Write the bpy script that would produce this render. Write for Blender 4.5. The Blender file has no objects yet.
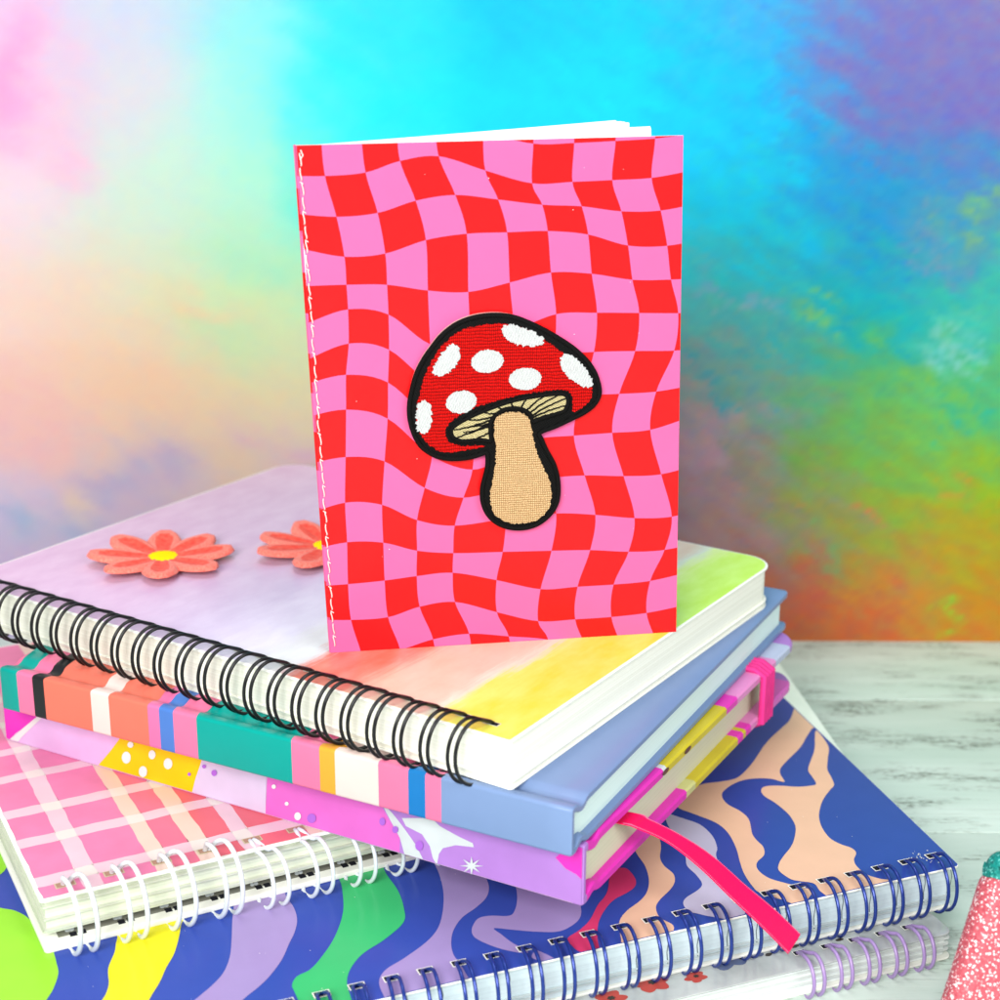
DATA = r'''{"cam":{"H":23.5465,"th":0.30524,"rho":0.00426,"f":1624.37},"wall":57.098,"b":{"x":11.562,"y":36.037,"w":0.3764,"L":20.0,"W":20.0,"T":0.742,"z":0.0},"c":{"x":11.931,"y":37.236,"w":0.3867,"L":22.0,"W":20.0,"T":1.212,"z":0.742},"d":{"x":2.327,"y":39.788,"w":0.4813,"L":14.589,"W":15.0,"T":1.382,"z":1.954},"e":{"x":1.946,"y":32.911,"w":-0.4943,"L":17.91,"W":14.385,"T":1.588,"z":3.336},"f":{"x":1.631,"y":32.353,"w":-0.4767,"L":16.896,"W":15.653,"T":1.222,"z":4.924},"g":{"x":0.262,"y":33.162,"w":-0.5796,"L":18.826,"W":14.602,"T":1.252,"z":6.146},"st":{"o":[-4.2827,38.2382,7.3982],"yaw":0.1679,"lean":-0.03,"quad":[[0.0,0.0],[9.0587,0.0],[8.6387,12.8315],[-0.5008,12.6999]]},"grid":[[[-0.782,13.726],[0.121,13.83],[1.029,13.935],[1.852,14.041],[2.747,14.059],[3.836,13.852],[5.016,13.592],[5.982,13.601],[6.969,13.64],[7.92,13.691],[8.836,13.794]],[[-0.813,12.838],[0.097,12.94],[1.012,13.044],[1.841,13.148],[2.743,13.163],[3.841,12.948],[5.03,12.68],[6.004,12.685],[6.999,12.721],[7.958,12.769],[8.882,12.87]],[[-0.751,12.018],[0.163,12.001],[1.098,12.068],[1.901,12.32],[2.801,12.417],[3.898,12.076],[5.016,11.762],[5.985,11.781],[6.947,11.809],[7.908,11.847],[8.836,11.998]],[[-0.519,11.143],[0.403,11.059],[1.363,11.132],[2.256,11.4],[3.19,11.518],[4.208,11.396],[5.265,11.256],[6.223,11.202],[7.197,11.066],[8.162,11.068],[9.098,11.229]],[[-0.36,10.315],[0.567,10.122],[1.527,10.176],[2.491,10.473],[3.462,10.604],[4.431,10.618],[5.412,10.63],[6.399,10.526],[7.388,10.241],[8.363,10.215],[9.307,10.374]],[[-0.339,9.449],[0.599,9.456],[1.559,9.432],[2.531,9.268],[3.504,9.209],[4.507,9.411],[5.51,9.629],[6.514,9.576],[7.528,9.404],[8.495,9.385],[9.453,9.413]],[[-0.328,8.565],[0.624,8.865],[1.583,8.713],[2.577,7.961],[3.576,7.917],[4.628,8.231],[5.658,8.607],[6.671,8.613],[7.729,8.578],[8.716,8.545],[9.709,8.542]],[[-0.34,7.686],[0.621,8.035],[1.586,7.852],[2.621,6.976],[3.653,6.839],[4.616,7.183],[5.605,7.577],[6.624,7.635],[7.664,7.626],[8.657,7.604],[9.629,7.654]],[[-0.42,7.07],[0.542,7.269],[1.55,7.04],[2.617,6.067],[3.657,5.769],[4.504,6.12],[5.376,6.445],[6.332,6.537],[7.296,6.547],[8.242,6.569],[9.214,6.708]],[[-0.445,6.245],[0.523,6.402],[1.528,6.135],[2.612,5.13],[3.621,4.734],[4.389,5.039],[5.192,5.447],[6.17,5.51],[7.151,5.543],[8.128,5.581],[9.1,5.863]],[[-0.491,5.042],[0.486,5.2],[1.437,5.045],[2.424,4.313],[3.397,4.009],[4.448,4.222],[5.489,4.412],[6.476,4.451],[7.484,4.388],[8.463,4.392],[9.449,4.622]],[[-0.545,3.736],[0.445,4.021],[1.359,3.919],[2.227,3.474],[3.175,3.276],[4.482,3.396],[5.765,3.471],[6.783,3.382],[7.812,3.243],[8.793,3.231],[9.79,3.469]],[[-0.524,2.793],[0.472,2.976],[1.374,2.917],[2.221,2.657],[3.139,2.542],[4.404,2.505],[5.666,2.468],[6.674,2.43],[7.688,2.33],[8.642,2.328],[9.648,2.509]],[[-0.528,1.838],[0.472,1.854],[1.394,1.898],[2.206,1.971],[3.123,2.01],[4.251,1.743],[5.399,1.427],[6.37,1.437],[7.321,1.442],[8.294,1.486],[9.304,1.674]],[[-0.479,0.946],[0.527,0.874],[1.466,0.892],[2.276,1.129],[3.18,1.206],[4.269,0.856],[5.351,0.537],[6.329,0.526],[7.292,0.534],[8.233,0.588],[9.252,0.744]],[[-0.229,-0.029],[0.786,-0.164],[1.762,-0.034],[2.615,0.202],[3.548,0.298],[4.584,0.158],[5.625,-0.006],[6.673,-0.417],[7.614,-0.422],[8.559,-0.37],[9.578,-0.05]],[[-0.154,-1.044],[0.87,-1.186],[1.854,-1.057],[2.714,-0.821],[3.656,-0.727],[4.701,-0.874],[5.752,-1.044],[6.81,-1.467],[7.759,-1.476],[8.713,-1.426],[9.741,-1.105]]],"mush":{"outer":[[4.056,8.704],[4.526,8.655],[4.941,8.502],[5.359,8.293],[5.721,8.074],[6.085,7.822],[6.424,7.509],[6.644,7.198],[6.775,6.858],[6.796,6.58],[6.669,6.338],[6.43,6.15],[6.129,6.006],[5.708,5.818],[5.298,5.661],[5.35,5.46],[5.477,5.173],[5.667,4.818],[5.779,4.433],[5.806,4.05],[5.751,3.732],[5.571,3.451],[5.296,3.239],[4.958,3.14],[4.588,3.159],[4.249,3.293],[4.002,3.53],[3.86,3.857],[3.834,4.207],[3.893,4.52],[3.964,4.832],[3.962,5.144],[3.901,5.197],[3.601,5.11],[3.241,5.07],[2.881,5.098],[2.583,5.204],[2.288,5.434],[2.112,5.749],[2.01,6.15],[2.002,6.515],[2.064,6.875],[2.185,7.291],[2.362,7.643],[2.568,7.934],[2.831,8.251],[3.181,8.506],[3.589,8.653]],"cap":[[3.882,8.426],[4.382,8.429],[4.885,8.278],[5.365,7.995],[5.789,7.681],[6.156,7.367],[6.405,7.085],[6.546,6.804],[6.542,6.528],[6.365,6.319],[6.107,6.187],[6.102,6.391],[6.067,6.577],[5.961,6.721],[5.688,6.768],[5.267,6.734],[4.728,6.657],[4.132,6.526],[3.596,6.369],[3.181,6.153],[2.955,5.929],[2.919,5.685],[3.061,5.494],[3.36,5.4],[3.75,5.403],[3.87,5.373],[3.36,5.295],[3.001,5.273],[2.703,5.354],[2.437,5.582],[2.261,5.896],[2.223,6.264],[2.285,6.686],[2.417,7.163],[2.654,7.663],[2.947,8.04],[3.356,8.323]],"spots":[[[4.335,8.383],[4.47,8.409],[4.766,8.353],[5.124,8.181],[5.304,8.027],[5.217,7.91],[4.891,7.89],[4.563,7.99],[4.354,8.205]],[[3.134,7.975],[3.257,7.822],[3.24,7.614],[3.063,7.351],[2.799,7.234],[2.623,7.288],[2.683,7.483],[2.859,7.776],[3.005,7.932]],[[4.333,7.58],[4.322,7.477],[4.259,7.383],[4.155,7.31],[4.022,7.267],[3.879,7.261],[3.745,7.292],[3.639,7.356],[3.575,7.445],[3.561,7.546],[3.598,7.645],[3.683,7.73],[3.803,7.789],[3.943,7.814],[4.083,7.801],[4.205,7.753],[4.292,7.676]],[[5.278,7.087],[5.261,6.987],[5.194,6.897],[5.085,6.83],[4.949,6.794],[4.804,6.796],[4.67,6.833],[4.565,6.902],[4.504,6.993],[4.494,7.093],[4.537,7.189],[4.626,7.269],[4.75,7.32],[4.893,7.338],[5.034,7.318],[5.155,7.265],[5.24,7.184]],[[5.82,7.62],[6.0,7.614],[6.277,7.363],[6.497,7.051],[6.545,6.847],[6.352,6.824],[6.045,7.006],[5.827,7.287],[5.775,7.501]],[[3.677,6.601],[3.672,6.499],[3.618,6.402],[3.522,6.324],[3.398,6.275],[3.262,6.261],[3.133,6.285],[3.028,6.343],[2.961,6.428],[2.942,6.527],[2.973,6.628],[3.049,6.716],[3.16,6.781],[3.292,6.813],[3.426,6.808],[3.545,6.767],[3.633,6.694]],[[2.355,6.593],[2.502,6.527],[2.559,6.312],[2.546,6.007],[2.438,5.797],[2.279,5.834],[2.221,5.959],[2.248,6.445]]],"gills":[[3.062,5.771],[3.133,5.922],[3.478,6.123],[3.954,6.319],[4.55,6.51],[5.149,6.61],[5.69,6.652],[5.903,6.613],[5.967,6.457],[5.893,6.232],[5.701,6.153],[5.279,6.034],[5.099,5.967],[5.024,6.155],[4.793,6.311],[4.433,6.325],[4.194,6.199],[4.04,6.009],[4.03,5.762],[4.031,5.527],[3.779,5.556],[3.36,5.543],[3.151,5.613]],"stem":[[4.137,5.882],[4.165,6.065],[4.314,6.182],[4.554,6.222],[4.794,6.194],[4.977,6.064],[5.053,5.845],[5.106,5.532],[5.203,5.153],[5.362,4.769],[5.521,4.445],[5.589,4.124],[5.564,3.805],[5.445,3.554],[5.201,3.386],[4.863,3.326],[4.524,3.356],[4.247,3.518],[4.092,3.782],[4.059,4.133],[4.117,4.51],[4.175,4.885],[4.19,5.259],[4.151,5.572]],"rays":[[[4.106,6.006],[3.169,5.625]],[[4.076,6.069],[3.133,5.83]],[[4.105,6.129],[3.466,6.081]],[[4.137,5.82],[3.599,5.564]],[[4.254,6.234],[3.865,6.249]],[[4.403,6.302],[4.192,6.42]],[[4.613,6.324],[4.58,6.528]],[[4.793,6.299],[4.969,6.599]],[[4.914,6.233],[5.39,6.62]],[[4.975,6.169],[5.751,6.643]],[[5.024,6.105],[5.965,6.55]],[[5.049,6.061],[5.939,6.354]],[[5.068,5.999],[5.761,6.175]],[[4.124,5.944],[3.36,5.759]],[[4.112,6.006],[3.538,5.906]]]},"swirl":[["lime",[[-23.75,7.67],[-23.22,7.06],[-22.89,6.78],[-22.6,6.23],[-22.29,4.95],[-22.25,4.05],[-22.28,3.63],[-22.47,3.07],[-22.7,2.64],[-23.12,1.75],[-24.26,1.82]]],["lime",[[-23.36,12.18],[-22.79,11.29],[-22.68,10.15],[-22.73,9.45],[-22.85,9.01],[-23.06,8.67],[-23.71,8.15]]],["yellow",[[-20.5,5.16],[-20.79,4.58],[-20.92,4.09],[-21.14,3.56],[-21.21,3.25],[-21.26,2.84],[-21.38,2.48],[-21.51,2.24],[-21.77,1.67],[-21.08,1.12],[-20.55,1.86],[-20.43,2.06],[-20.17,2.49],[-19.93,2.99],[-19.65,3.49],[-19.41,4.12],[-19.26,4.62],[-19.09,5.32]]],["lavender",[[-17.59,5.56],[-17.97,4.68],[-18.22,3.74],[-18.45,2.93],[-18.73,2.34],[-19.05,1.96],[-19.44,1.62],[-19.72,1.37],[-20.17,0.76],[-19.4,0.26],[-18.58,1.11],[-18.16,1.44],[-17.79,1.79],[-17.37,2.32],[-17.04,2.9],[-16.78,3.35],[-16.59,3.84],[-16.52,4.39],[-16.56,5.0],[-16.5,5.8]]],["green",[[-14.92,5.97],[-15.15,4.85],[-15.45,3.77],[-15.95,2.79],[-16.5,2.06],[-16.87,1.69],[-17.14,1.58],[-17.29,1.47],[-17.42,1.23],[-17.43,0.94],[-17.43,0.53],[-17.35,-0.17],[-16.42,-0.35],[-16.32,0.29],[-16.22,0.92],[-15.97,1.41],[-15.54,1.86],[-14.9,2.23],[-14.24,2.76],[-14.02,3.35],[-13.89,4.19],[-13.91,5.09],[-13.88,6.1]]],["lavender",[[-12.58,5.86],[-12.58,5.31],[-12.68,4.44],[-12.94,3.46],[-13.41,2.43],[-13.91,1.84],[-14.68,1.34],[-15.25,1.04],[-15.54,0.65],[-15.61,0.09],[-15.57,-0.57],[-13.52,-0.49],[-13.59,-0.05],[-13.58,0.63],[-13.58,1.08],[-13.45,1.56],[-13.21,2.02],[-12.84,2.44],[-12.36,2.74],[-11.96,3.07],[-11.72,3.48],[-11.61,3.96],[-11.51,4.77]]],["lavender",[[-11.13,3.66],[-11.07,3.33],[-11.24,2.79],[-11.5,2.3],[-11.74,2.1],[-12.17,2.27],[-12.49,2.26],[-12.77,1.94],[-12.87,1.61],[-12.77,1.29],[-12.48,0.86],[-12.11,0.53],[-11.92,0.5],[-12.12,0.99],[-12.22,1.39],[-12.29,1.72],[-11.91,1.5],[-11.41,1.21],[-10.92,1.02],[-10.5,1.13],[-10.17,1.38],[-9.96,1.78],[-9.86,2.29],[-10.0,2.95]]],["lavender",[[-11.73,0.47],[-11.58,0.28],[-11.46,-0.03],[-11.71,-0.02],[-11.93,0.24]]],["crimson",[[-8.37,3.31],[-8.25,3.15],[-8.08,3.03],[-8.09,2.56],[-8.25,2.21],[-8.56,2.0],[-9.04,1.81],[-9.45,1.48],[-9.82,1.05],[-10.12,0.51],[-10.39,-0.11],[-10.78,0.05],[-10.86,0.44],[-10.8,0.69],[-10.39,0.9],[-9.98,1.21],[-9.51,1.75],[-9.23,1.99],[-8.98,2.29],[-8.74,2.71]]],["peach",[[-6.35,4.82],[-6.6,4.05],[-6.77,3.66],[-7.03,3.21],[-7.12,2.81],[-7.09,2.37],[-7.24,2.01],[-7.53,1.71],[-7.98,1.39],[-8.24,1.1],[-8.36,0.66],[-8.25,0.14],[-9.0,-0.57],[-9.76,-0.27],[-9.63,0.22],[-9.44,0.71],[-9.24,1.01],[-8.92,1.27],[-8.46,1.53],[-8.11,1.84],[-7.8,2.34],[-7.58,2.99],[-7.5,3.62],[-7.29,4.21]]],["lilac",[[-5.78,5.38],[-5.66,5.15],[-5.46,4.83],[-5.21,4.37],[-5.2,3.72],[-5.39,3.12],[-5.62,2.76],[-5.83,2.08],[-6.03,1.12],[-6.13,0.41],[-6.59,-0.14],[-7.16,0.23],[-7.38,0.44],[-7.57,0.68],[-7.53,1.01],[-7.33,1.23],[-6.87,1.45],[-6.64,1.67],[-6.57,2.11],[-6.57,2.59],[-6.35,3.11],[-6.15,3.87],[-6.04,4.64]]],["peach",[[-4.06,6.41],[-3.47,6.37],[-2.89,6.4],[-2.16,6.92],[-1.57,7.46],[-1.1,7.91],[-0.55,8.36],[0.06,8.79],[0.59,9.19],[1.1,9.78],[1.6,10.39],[1.13,8.67],[0.81,8.34],[0.37,7.92],[-0.17,7.4],[-0.92,6.85],[-1.39,6.48],[-1.61,6.16],[-1.77,5.69],[-2.04,6.0],[-2.55,6.2],[-3.07,6.15],[-3.58,5.89],[-3.84,5.61],[-3.94,5.14],[-3.81,4.6],[-3.84,4.12],[-4.15,3.42],[-4.22,3.05],[-4.24,2.71],[-4.43,2.34],[-4.81,2.06],[-4.97,1.74],[-4.93,1.3],[-4.65,0.9],[-4.41,0.63],[-4.26,0.31],[-4.87,-0.1],[-5.16,0.27],[-5.5,0.75],[-5.51,1.12],[-5.4,1.7],[-5.2,2.26],[-4.93,2.93],[-4.73,3.71],[-4.76,4.31],[-5.04,4.9],[-5.31,5.5],[-4.98,6.06]]],["peach",[[0.94,8.21],[0.69,7.21],[0.24,6.53],[-0.17,5.93],[-0.35,5.46],[-0.54,5.01],[-0.81,4.79],[-1.18,4.49],[-1.54,4.13],[-1.94,3.61],[-2.19,3.11],[-2.31,2.69],[-2.34,2.36],[-2.24,2.03],[-2.11,1.81],[-2.13,1.54],[-2.39,1.25],[-2.51,0.93],[-2.5,0.5],[-2.31,0.21],[-2.08,-0.04],[-2.75,-0.44],[-3.81,-0.52],[-4.05,0.18],[-4.0,0.62],[-4.27,0.86],[-4.44,1.05],[-4.49,1.5],[-4.31,1.8],[-4.02,2.07],[-3.6,2.4],[-3.28,2.73],[-2.89,3.27],[-2.72,3.74],[-2.66,4.14],[-2.67,4.7],[-2.74,5.17],[-2.63,5.51],[-2.39,5.64],[-2.0,5.52],[-1.59,5.29],[-1.18,5.2],[-0.98,5.25],[-0.85,5.66],[-0.72,6.08],[-0.29,6.6],[0.08,7.02],[0.4,7.47],[0.62,7.82]]]],"espine":[["magenta",[[-17.962,1.56],[-18.112,0.306],[-17.924,-0.02],[-17.585,0.305],[-16.698,0.935],[-16.482,1.583]]],["palecream",[[-17.924,-0.02],[-17.904,-0.17],[-17.628,-0.074],[-17.368,0.233],[-16.544,1.0],[-16.688,1.028]]],["yellow",[[-13.427,1.823],[-13.771,1.015],[-14.121,0.578],[-14.59,0.048],[-14.594,-0.374],[-11.472,-0.356],[-11.215,0.524],[-11.022,0.975],[-10.78,1.716]]],["lavender",[[-10.78,1.716],[-11.022,0.975],[-11.215,0.524],[-11.547,-0.493],[-9.049,-0.418],[-8.996,0.026],[-8.909,1.18],[-8.819,1.76]]],["pink",[[-8.819,1.76],[-8.996,0.026],[-9.056,-0.563],[-4.981,-0.431],[-4.937,0.462],[-5.356,1.059],[-5.636,1.449]]],["purple",[[-5.636,1.449],[-5.356,1.059],[-4.937,0.462],[-4.984,-0.57],[0.449,-0.33],[0.395,1.85]]],["palewhite",[[-5.494,1.349],[-5.327,1.067],[-4.937,0.462],[-4.802,0.005],[-4.262,0.018],[-4.483,0.394],[-4.818,0.766],[-5.127,1.065]]],["palewhite",[[-4.871,1.023],[-4.76,0.836],[-4.534,0.787],[-4.309,0.739],[-4.088,0.474],[-4.007,0.171],[-3.896,0.011],[-3.837,0.326],[-3.724,0.519],[-3.364,0.699],[-2.871,0.779],[-2.898,0.879],[-3.253,0.943],[-3.555,1.022],[-3.803,1.09],[-4.024,1.245]]],["magenta",[[-0.704,1.112],[-0.444,0.899],[-0.161,0.823],[0.097,0.637],[0.15,1.63],[-0.353,1.493]]],["white",[[-13.391,0.576],[-13.413,0.494],[-13.462,0.421],[-13.528,0.37],[-13.599,0.353],[-13.66,0.373],[-13.699,0.425],[-13.708,0.5],[-13.685,0.582],[-13.636,0.656],[-13.569,0.706],[-13.499,0.722],[-13.439,0.703],[-13.4,0.651]]],["white",[[-12.849,0.296],[-12.869,0.219],[-12.914,0.151],[-12.976,0.104],[-13.041,0.087],[-13.097,0.105],[-13.133,0.154],[-13.142,0.224],[-13.121,0.301],[-13.076,0.369],[-13.015,0.416],[-12.95,0.432],[-12.894,0.414],[-12.858,0.365]]],["white",[[-11.96,0.747],[-11.98,0.671],[-12.026,0.604],[-12.088,0.557],[-12.155,0.541],[-12.213,0.558],[-12.25,0.606],[-12.26,0.674],[-12.239,0.75],[-12.193,0.817],[-12.131,0.864],[-12.065,0.88],[-12.007,0.862],[-11.97,0.815]]],["white",[[-12.517,0.874],[-12.533,0.812],[-12.57,0.756],[-12.62,0.718],[-12.674,0.705],[-12.72,0.72],[-12.75,0.76],[-12.758,0.816],[-12.741,0.878],[-12.704,0.934],[-12.653,0.972],[-12.6,0.985],[-12.554,0.97],[-12.524,0.93]]],["white",[[-13.257,0.99],[-13.271,0.948],[-13.302,0.91],[-13.346,0.883],[-13.393,0.872],[-13.433,0.879],[-13.46,0.904],[-13.467,0.94],[-13.453,0.981],[-13.422,1.019],[-13.378,1.047],[-13.331,1.058],[-13.291,1.05],[-13.264,1.026]]],["violet",[[-11.355,0.594],[-11.362,0.569],[-11.378,0.547],[-11.4,0.532],[-11.424,0.526],[-11.445,0.531],[-11.458,0.545],[-11.462,0.567],[-11.455,0.591],[-11.439,0.614],[-11.417,0.629],[-11.393,0.635],[-11.372,0.63],[-11.359,0.615]]],["violet",[[-10.485,0.848],[-10.497,0.806],[-10.524,0.767],[-10.562,0.74],[-10.603,0.73],[-10.639,0.739],[-10.662,0.765],[-10.669,0.803],[-10.657,0.846],[-10.63,0.884],[-10.592,0.911],[-10.551,0.921],[-10.515,0.912],[-10.492,0.886]]],["violet",[[-10.828,0.95],[-10.836,0.923],[-10.856,0.899],[-10.883,0.881],[-10.913,0.874],[-10.938,0.878],[-10.955,0.894],[-10.96,0.918],[-10.952,0.945],[-10.933,0.97],[-10.905,0.987],[-10.876,0.994],[-10.85,0.99],[-10.833,0.974]]],["white",[[-8.604,0.933],[-8.612,0.905],[-8.632,0.878],[-8.661,0.859],[-8.691,0.851],[-8.718,0.856],[-8.737,0.873],[-8.742,0.899],[-8.734,0.928],[-8.714,0.954],[-8.686,0.973],[-8.655,0.981],[-8.628,0.976],[-8.61,0.959]]],["white",[[-8.226,0.552],[-8.233,0.525],[-8.252,0.501],[-8.277,0.484],[-8.305,0.477],[-8.329,0.481],[-8.346,0.496],[-8.351,0.52],[-8.344,0.546],[-8.325,0.57],[-8.3,0.588],[-8.272,0.595],[-8.248,0.59],[-8.231,0.575]]],["white",[[-7.857,0.296],[-7.869,0.244],[-7.9,0.196],[-7.943,0.163],[-7.99,0.151],[-8.031,0.162],[-8.059,0.194],[-8.067,0.241],[-8.055,0.293],[-8.024,0.34],[-7.981,0.373],[-7.934,0.385],[-7.893,0.374],[-7.865,0.342]]],["violet",[[-7.395,0.361],[-7.411,0.298],[-7.451,0.241],[-7.507,0.2],[-7.568,0.184],[-7.623,0.195],[-7.659,0.233],[-7.671,0.288],[-7.655,0.351],[-7.615,0.408],[-7.558,0.449],[-7.497,0.465],[-7.443,0.453],[-7.406,0.416]]],["violet",[[-5.332,0.82],[-5.342,0.77],[-5.366,0.726],[-5.402,0.695],[-5.441,0.685],[-5.475,0.697],[-5.498,0.729],[-5.506,0.775],[-5.496,0.824],[-5.471,0.869],[-5.436,0.899],[-5.397,0.91],[-5.363,0.897],[-5.34,0.866]]],["violet",[[-4.962,0.7],[-4.971,0.657],[-4.995,0.617],[-5.03,0.589],[-5.069,0.579],[-5.103,0.588],[-5.126,0.615],[-5.134,0.655],[-5.125,0.698],[-5.1,0.738],[-5.065,0.766],[-5.027,0.776],[-4.993,0.767],[-4.969,0.74]]],["violet",[[-4.256,0.455],[-4.268,0.393],[-4.3,0.337],[-4.346,0.298],[-4.396,0.285],[-4.442,0.298],[-4.473,0.337],[-4.483,0.394],[-4.471,0.456],[-4.439,0.512],[-4.393,0.551],[-4.343,0.564],[-4.298,0.55],[-4.267,0.511]]],["palewhite",[[-2.586,0.377],[-2.822,0.282],[-2.681,0.171],[-2.875,0.226],[-2.913,0.03],[-2.95,0.205],[-3.146,0.039],[-3.004,0.231],[-3.242,0.194],[-3.004,0.29],[-3.145,0.402],[-2.95,0.346],[-2.912,0.541],[-2.875,0.367],[-2.682,0.53],[-2.822,0.341]]]],"ribbon":[[[3.255,35.261,4.5],[2.833,34.763,4.5]],[[3.665,35.192,4.35],[3.295,34.796,4.35]],[[4.406,35.185,3.95],[4.077,34.795,3.95]],[[5.202,35.149,3.4],[4.844,34.58,3.4]],[[5.975,34.736,2.85],[5.538,34.187,2.85]],[[6.633,34.19,2.5],[6.174,33.532,2.5]],[[7.092,33.346,2.38],[6.677,32.555,2.38]]],"flowers":[[-15.17,4.587],[-11.786,8.05]],"sliver":[[2.069,8.201],[3.986,15.144],[3.633,13.98]],"pouch":[[9.37,30.803,0.0],[11.118,32.835,4.5],[9.934,31.307,2.0]]}'''
import bpy, bmesh, math, random, json
from mathutils import Vector, Matrix, noise
random.seed(7)
D = json.loads(DATA)
K = 0.0108                      # one drawing unit (about a centimetre) in metres
SC = bpy.context.scene
COL = SC.collection
PI = math.pi

# ------------------------------------------------------------------ materials
def lin(c):
    c = c / 255.0
    return c / 12.92 if c <= 0.04045 else ((c + 0.055) / 1.055) ** 2.4
def C(r, g, b, k=0.72):
    return (min(lin(r) * k, 0.9), min(lin(g) * k, 0.9), min(lin(b) * k, 0.9), 1.0)
MATS = {}
class N:
    """tiny node-tree helper"""
    def __init__(s, name):
        s.m = bpy.data.materials.new(name); s.m.use_nodes = True
        s.t = s.m.node_tree; s.b = s.t.nodes['Principled BSDF']
    def n(s, kind, **kw):
        x = s.t.nodes.new(kind)
        for k, v in kw.items(): setattr(x, k, v)
        return x
    def l(s, a, b): s.t.links.new(a, b)
    def coord(s): return s.n('ShaderNodeTexCoord').outputs['Object']
    def mapping(s, vec, scale=(1, 1, 1), rot=(0, 0, 0), loc=(0, 0, 0)):
        m = s.n('ShaderNodeMapping')
        m.inputs['Scale'].default_value = scale; m.inputs['Rotation'].default_value = rot; m.inputs['Location'].default_value = loc
        s.l(vec, m.inputs['Vector']); return m.outputs['Vector']
    def noise(s, vec, scale, detail=4, rough=.55, dist=0):
        x = s.n('ShaderNodeTexNoise'); x.inputs['Scale'].default_value = scale; x.inputs['Detail'].default_value = detail
        x.inputs['Roughness'].default_value = rough; x.inputs['Distortion'].default_value = dist
        s.l(vec, x.inputs['Vector']); return x.outputs['Fac']
    def ramp(s, fac, stops, interp='LINEAR'):
        r = s.n('ShaderNodeValToRGB'); e = r.color_ramp; e.interpolation = interp
        while len(e.elements) < len(stops): e.elements.new(0.5)
        for el, (p, c) in zip(e.elements, stops):
            el.position = p; el.color = c
        s.l(fac, r.inputs['Fac']); return r.outputs['Color']
    def mix(s, fac, a, b, mode='MIX'):
        m = s.n('ShaderNodeMix', data_type='RGBA', blend_type=mode)
        for sock, v in ((m.inputs[0], fac), (m.inputs[6], a), (m.inputs[7], b)):
            if isinstance(v, (int, float, tuple)): sock.default_value = v
            else: s.l(v, sock)
        return m.outputs[2]
    def math(s, op, a, b=0.0, clamp=False):
        m = s.n('ShaderNodeMath', operation=op, use_clamp=clamp)
        for sock, v in ((m.inputs[0], a), (m.inputs[1], b)):
            if isinstance(v, (int, float)): sock.default_value = v
            else: s.l(v, sock)
        return m.outputs[0]
    def bump(s, h, strength, dist):
        b = s.n('ShaderNodeBump'); b.inputs['Strength'].default_value = strength; b.inputs['Distance'].default_value = dist
        s.l(h, b.inputs['Height']); s.l(b.outputs['Normal'], s.b.inputs['Normal'])
    def set(s, col=None, rough=.5, spec=.5, metal=0, sheen=0):
        if col is not None:
            if isinstance(col, tuple): s.b.inputs['Base Color'].default_value = col
            else: s.l(col, s.b.inputs['Base Color'])
        s.b.inputs['Roughness'].default_value = rough; s.b.inputs['Specular IOR Level'].default_value = spec
        s.b.inputs['Metallic'].default_value = metal; s.b.inputs['Sheen Weight'].default_value = sheen
        return s

def printed(name, col, rough=.35, spec=.3, var=.05, scale=900, bump=.06):
    """printed or laminated card: faint mottling and a little tooth"""
    a = N(name); co = a.coord()
    f = a.noise(co, scale * .12, 3); 
    dark = tuple(c * (1 - var) for c in col[:3]) + (1,); lite = tuple(min(c * (1 + var), .92) for c in col[:3]) + (1,)
    a.set(a.ramp(f, [(.3, dark), (.7, lite)]), rough, spec * .4)
    a.bump(a.noise(co, scale * 2, 3), bump, .0001)
    MATS[name] = a.m; return a.m

def paper_edge(name, col, dark, along='Z', scale=260, rough=.75, strength=.35):
    """edge of a stack of sheets: fine irregular lines parallel to the sheets"""
    a = N(name); co = a.coord()
    v = a.mapping(co, (.25, .25, scale * 10) if along == 'Z' else (scale * 10, .25, .25))
    f = a.noise(v, 1.0, 5, .65)
    big = a.noise(a.mapping(co, (.2, .2, 900)), 1.0, 2)
    c1 = a.ramp(f, [(.25, dark), (.5, col), (1, col)])
    c2 = a.mix(.35, c1, a.ramp(big, [(.35, dark), (.55, col)]))
    a.set(c2, rough, .2); a.bump(f, strength, .0003)
    MATS[name] = a.m; return a.m

def wire(name, col, rough=.28, metal=.0, spec=.6):
    a = N(name); f = a.noise(a.coord(), 900, 2)
    a.set(col, rough, spec, metal); a.bump(f, .05, .0001)
    MATS[name] = a.m; return a.m

def thread(name, col, dark, period_x, period_y, rot=0.0, rough=.6, strength=.8, weave=True, spec=.1):
    """embroidery: rows of stitches with dark gaps between the threads"""
    a = N(name); co = a.coord()
    v = a.mapping(co, (1, 1, 1), (0, rot, 0))
    w1 = a.n('ShaderNodeTexWave', bands_direction='X'); w1.inputs['Scale'].default_value = .314 / (period_x * K); w1.inputs['Distortion'].default_value = 2.4
    w1.inputs['Detail'].default_value = 1; w1.inputs['Detail Scale'].default_value = 2
    a.l(v, w1.inputs['Vector'])
    h = w1.outputs['Fac']
    if weave:
        w2 = a.n('ShaderNodeTexWave', bands_direction='Z'); w2.inputs['Scale'].default_value = .314 / (period_y * K); w2.inputs['Distortion'].default_value = 2.6
        w2.inputs['Detail'].default_value = 1
        a.l(v, w2.inputs['Vector'])
        h = a.math('MULTIPLY', a.math('POWER', h, .5), a.math('POWER', w2.outputs['Fac'], .5))
    n = a.noise(co, 2200, 2)
    hh = a.math('ADD', h, a.math('MULTIPLY', a.math('SUBTRACT', n, .5), .5))
    a.set(a.ramp(hh, [(.10, dark), (.38, col), (1, col)]), rough, spec)
    a.bump(hh, strength, .0004)
    MATS[name] = a.m; return a.m

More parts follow.
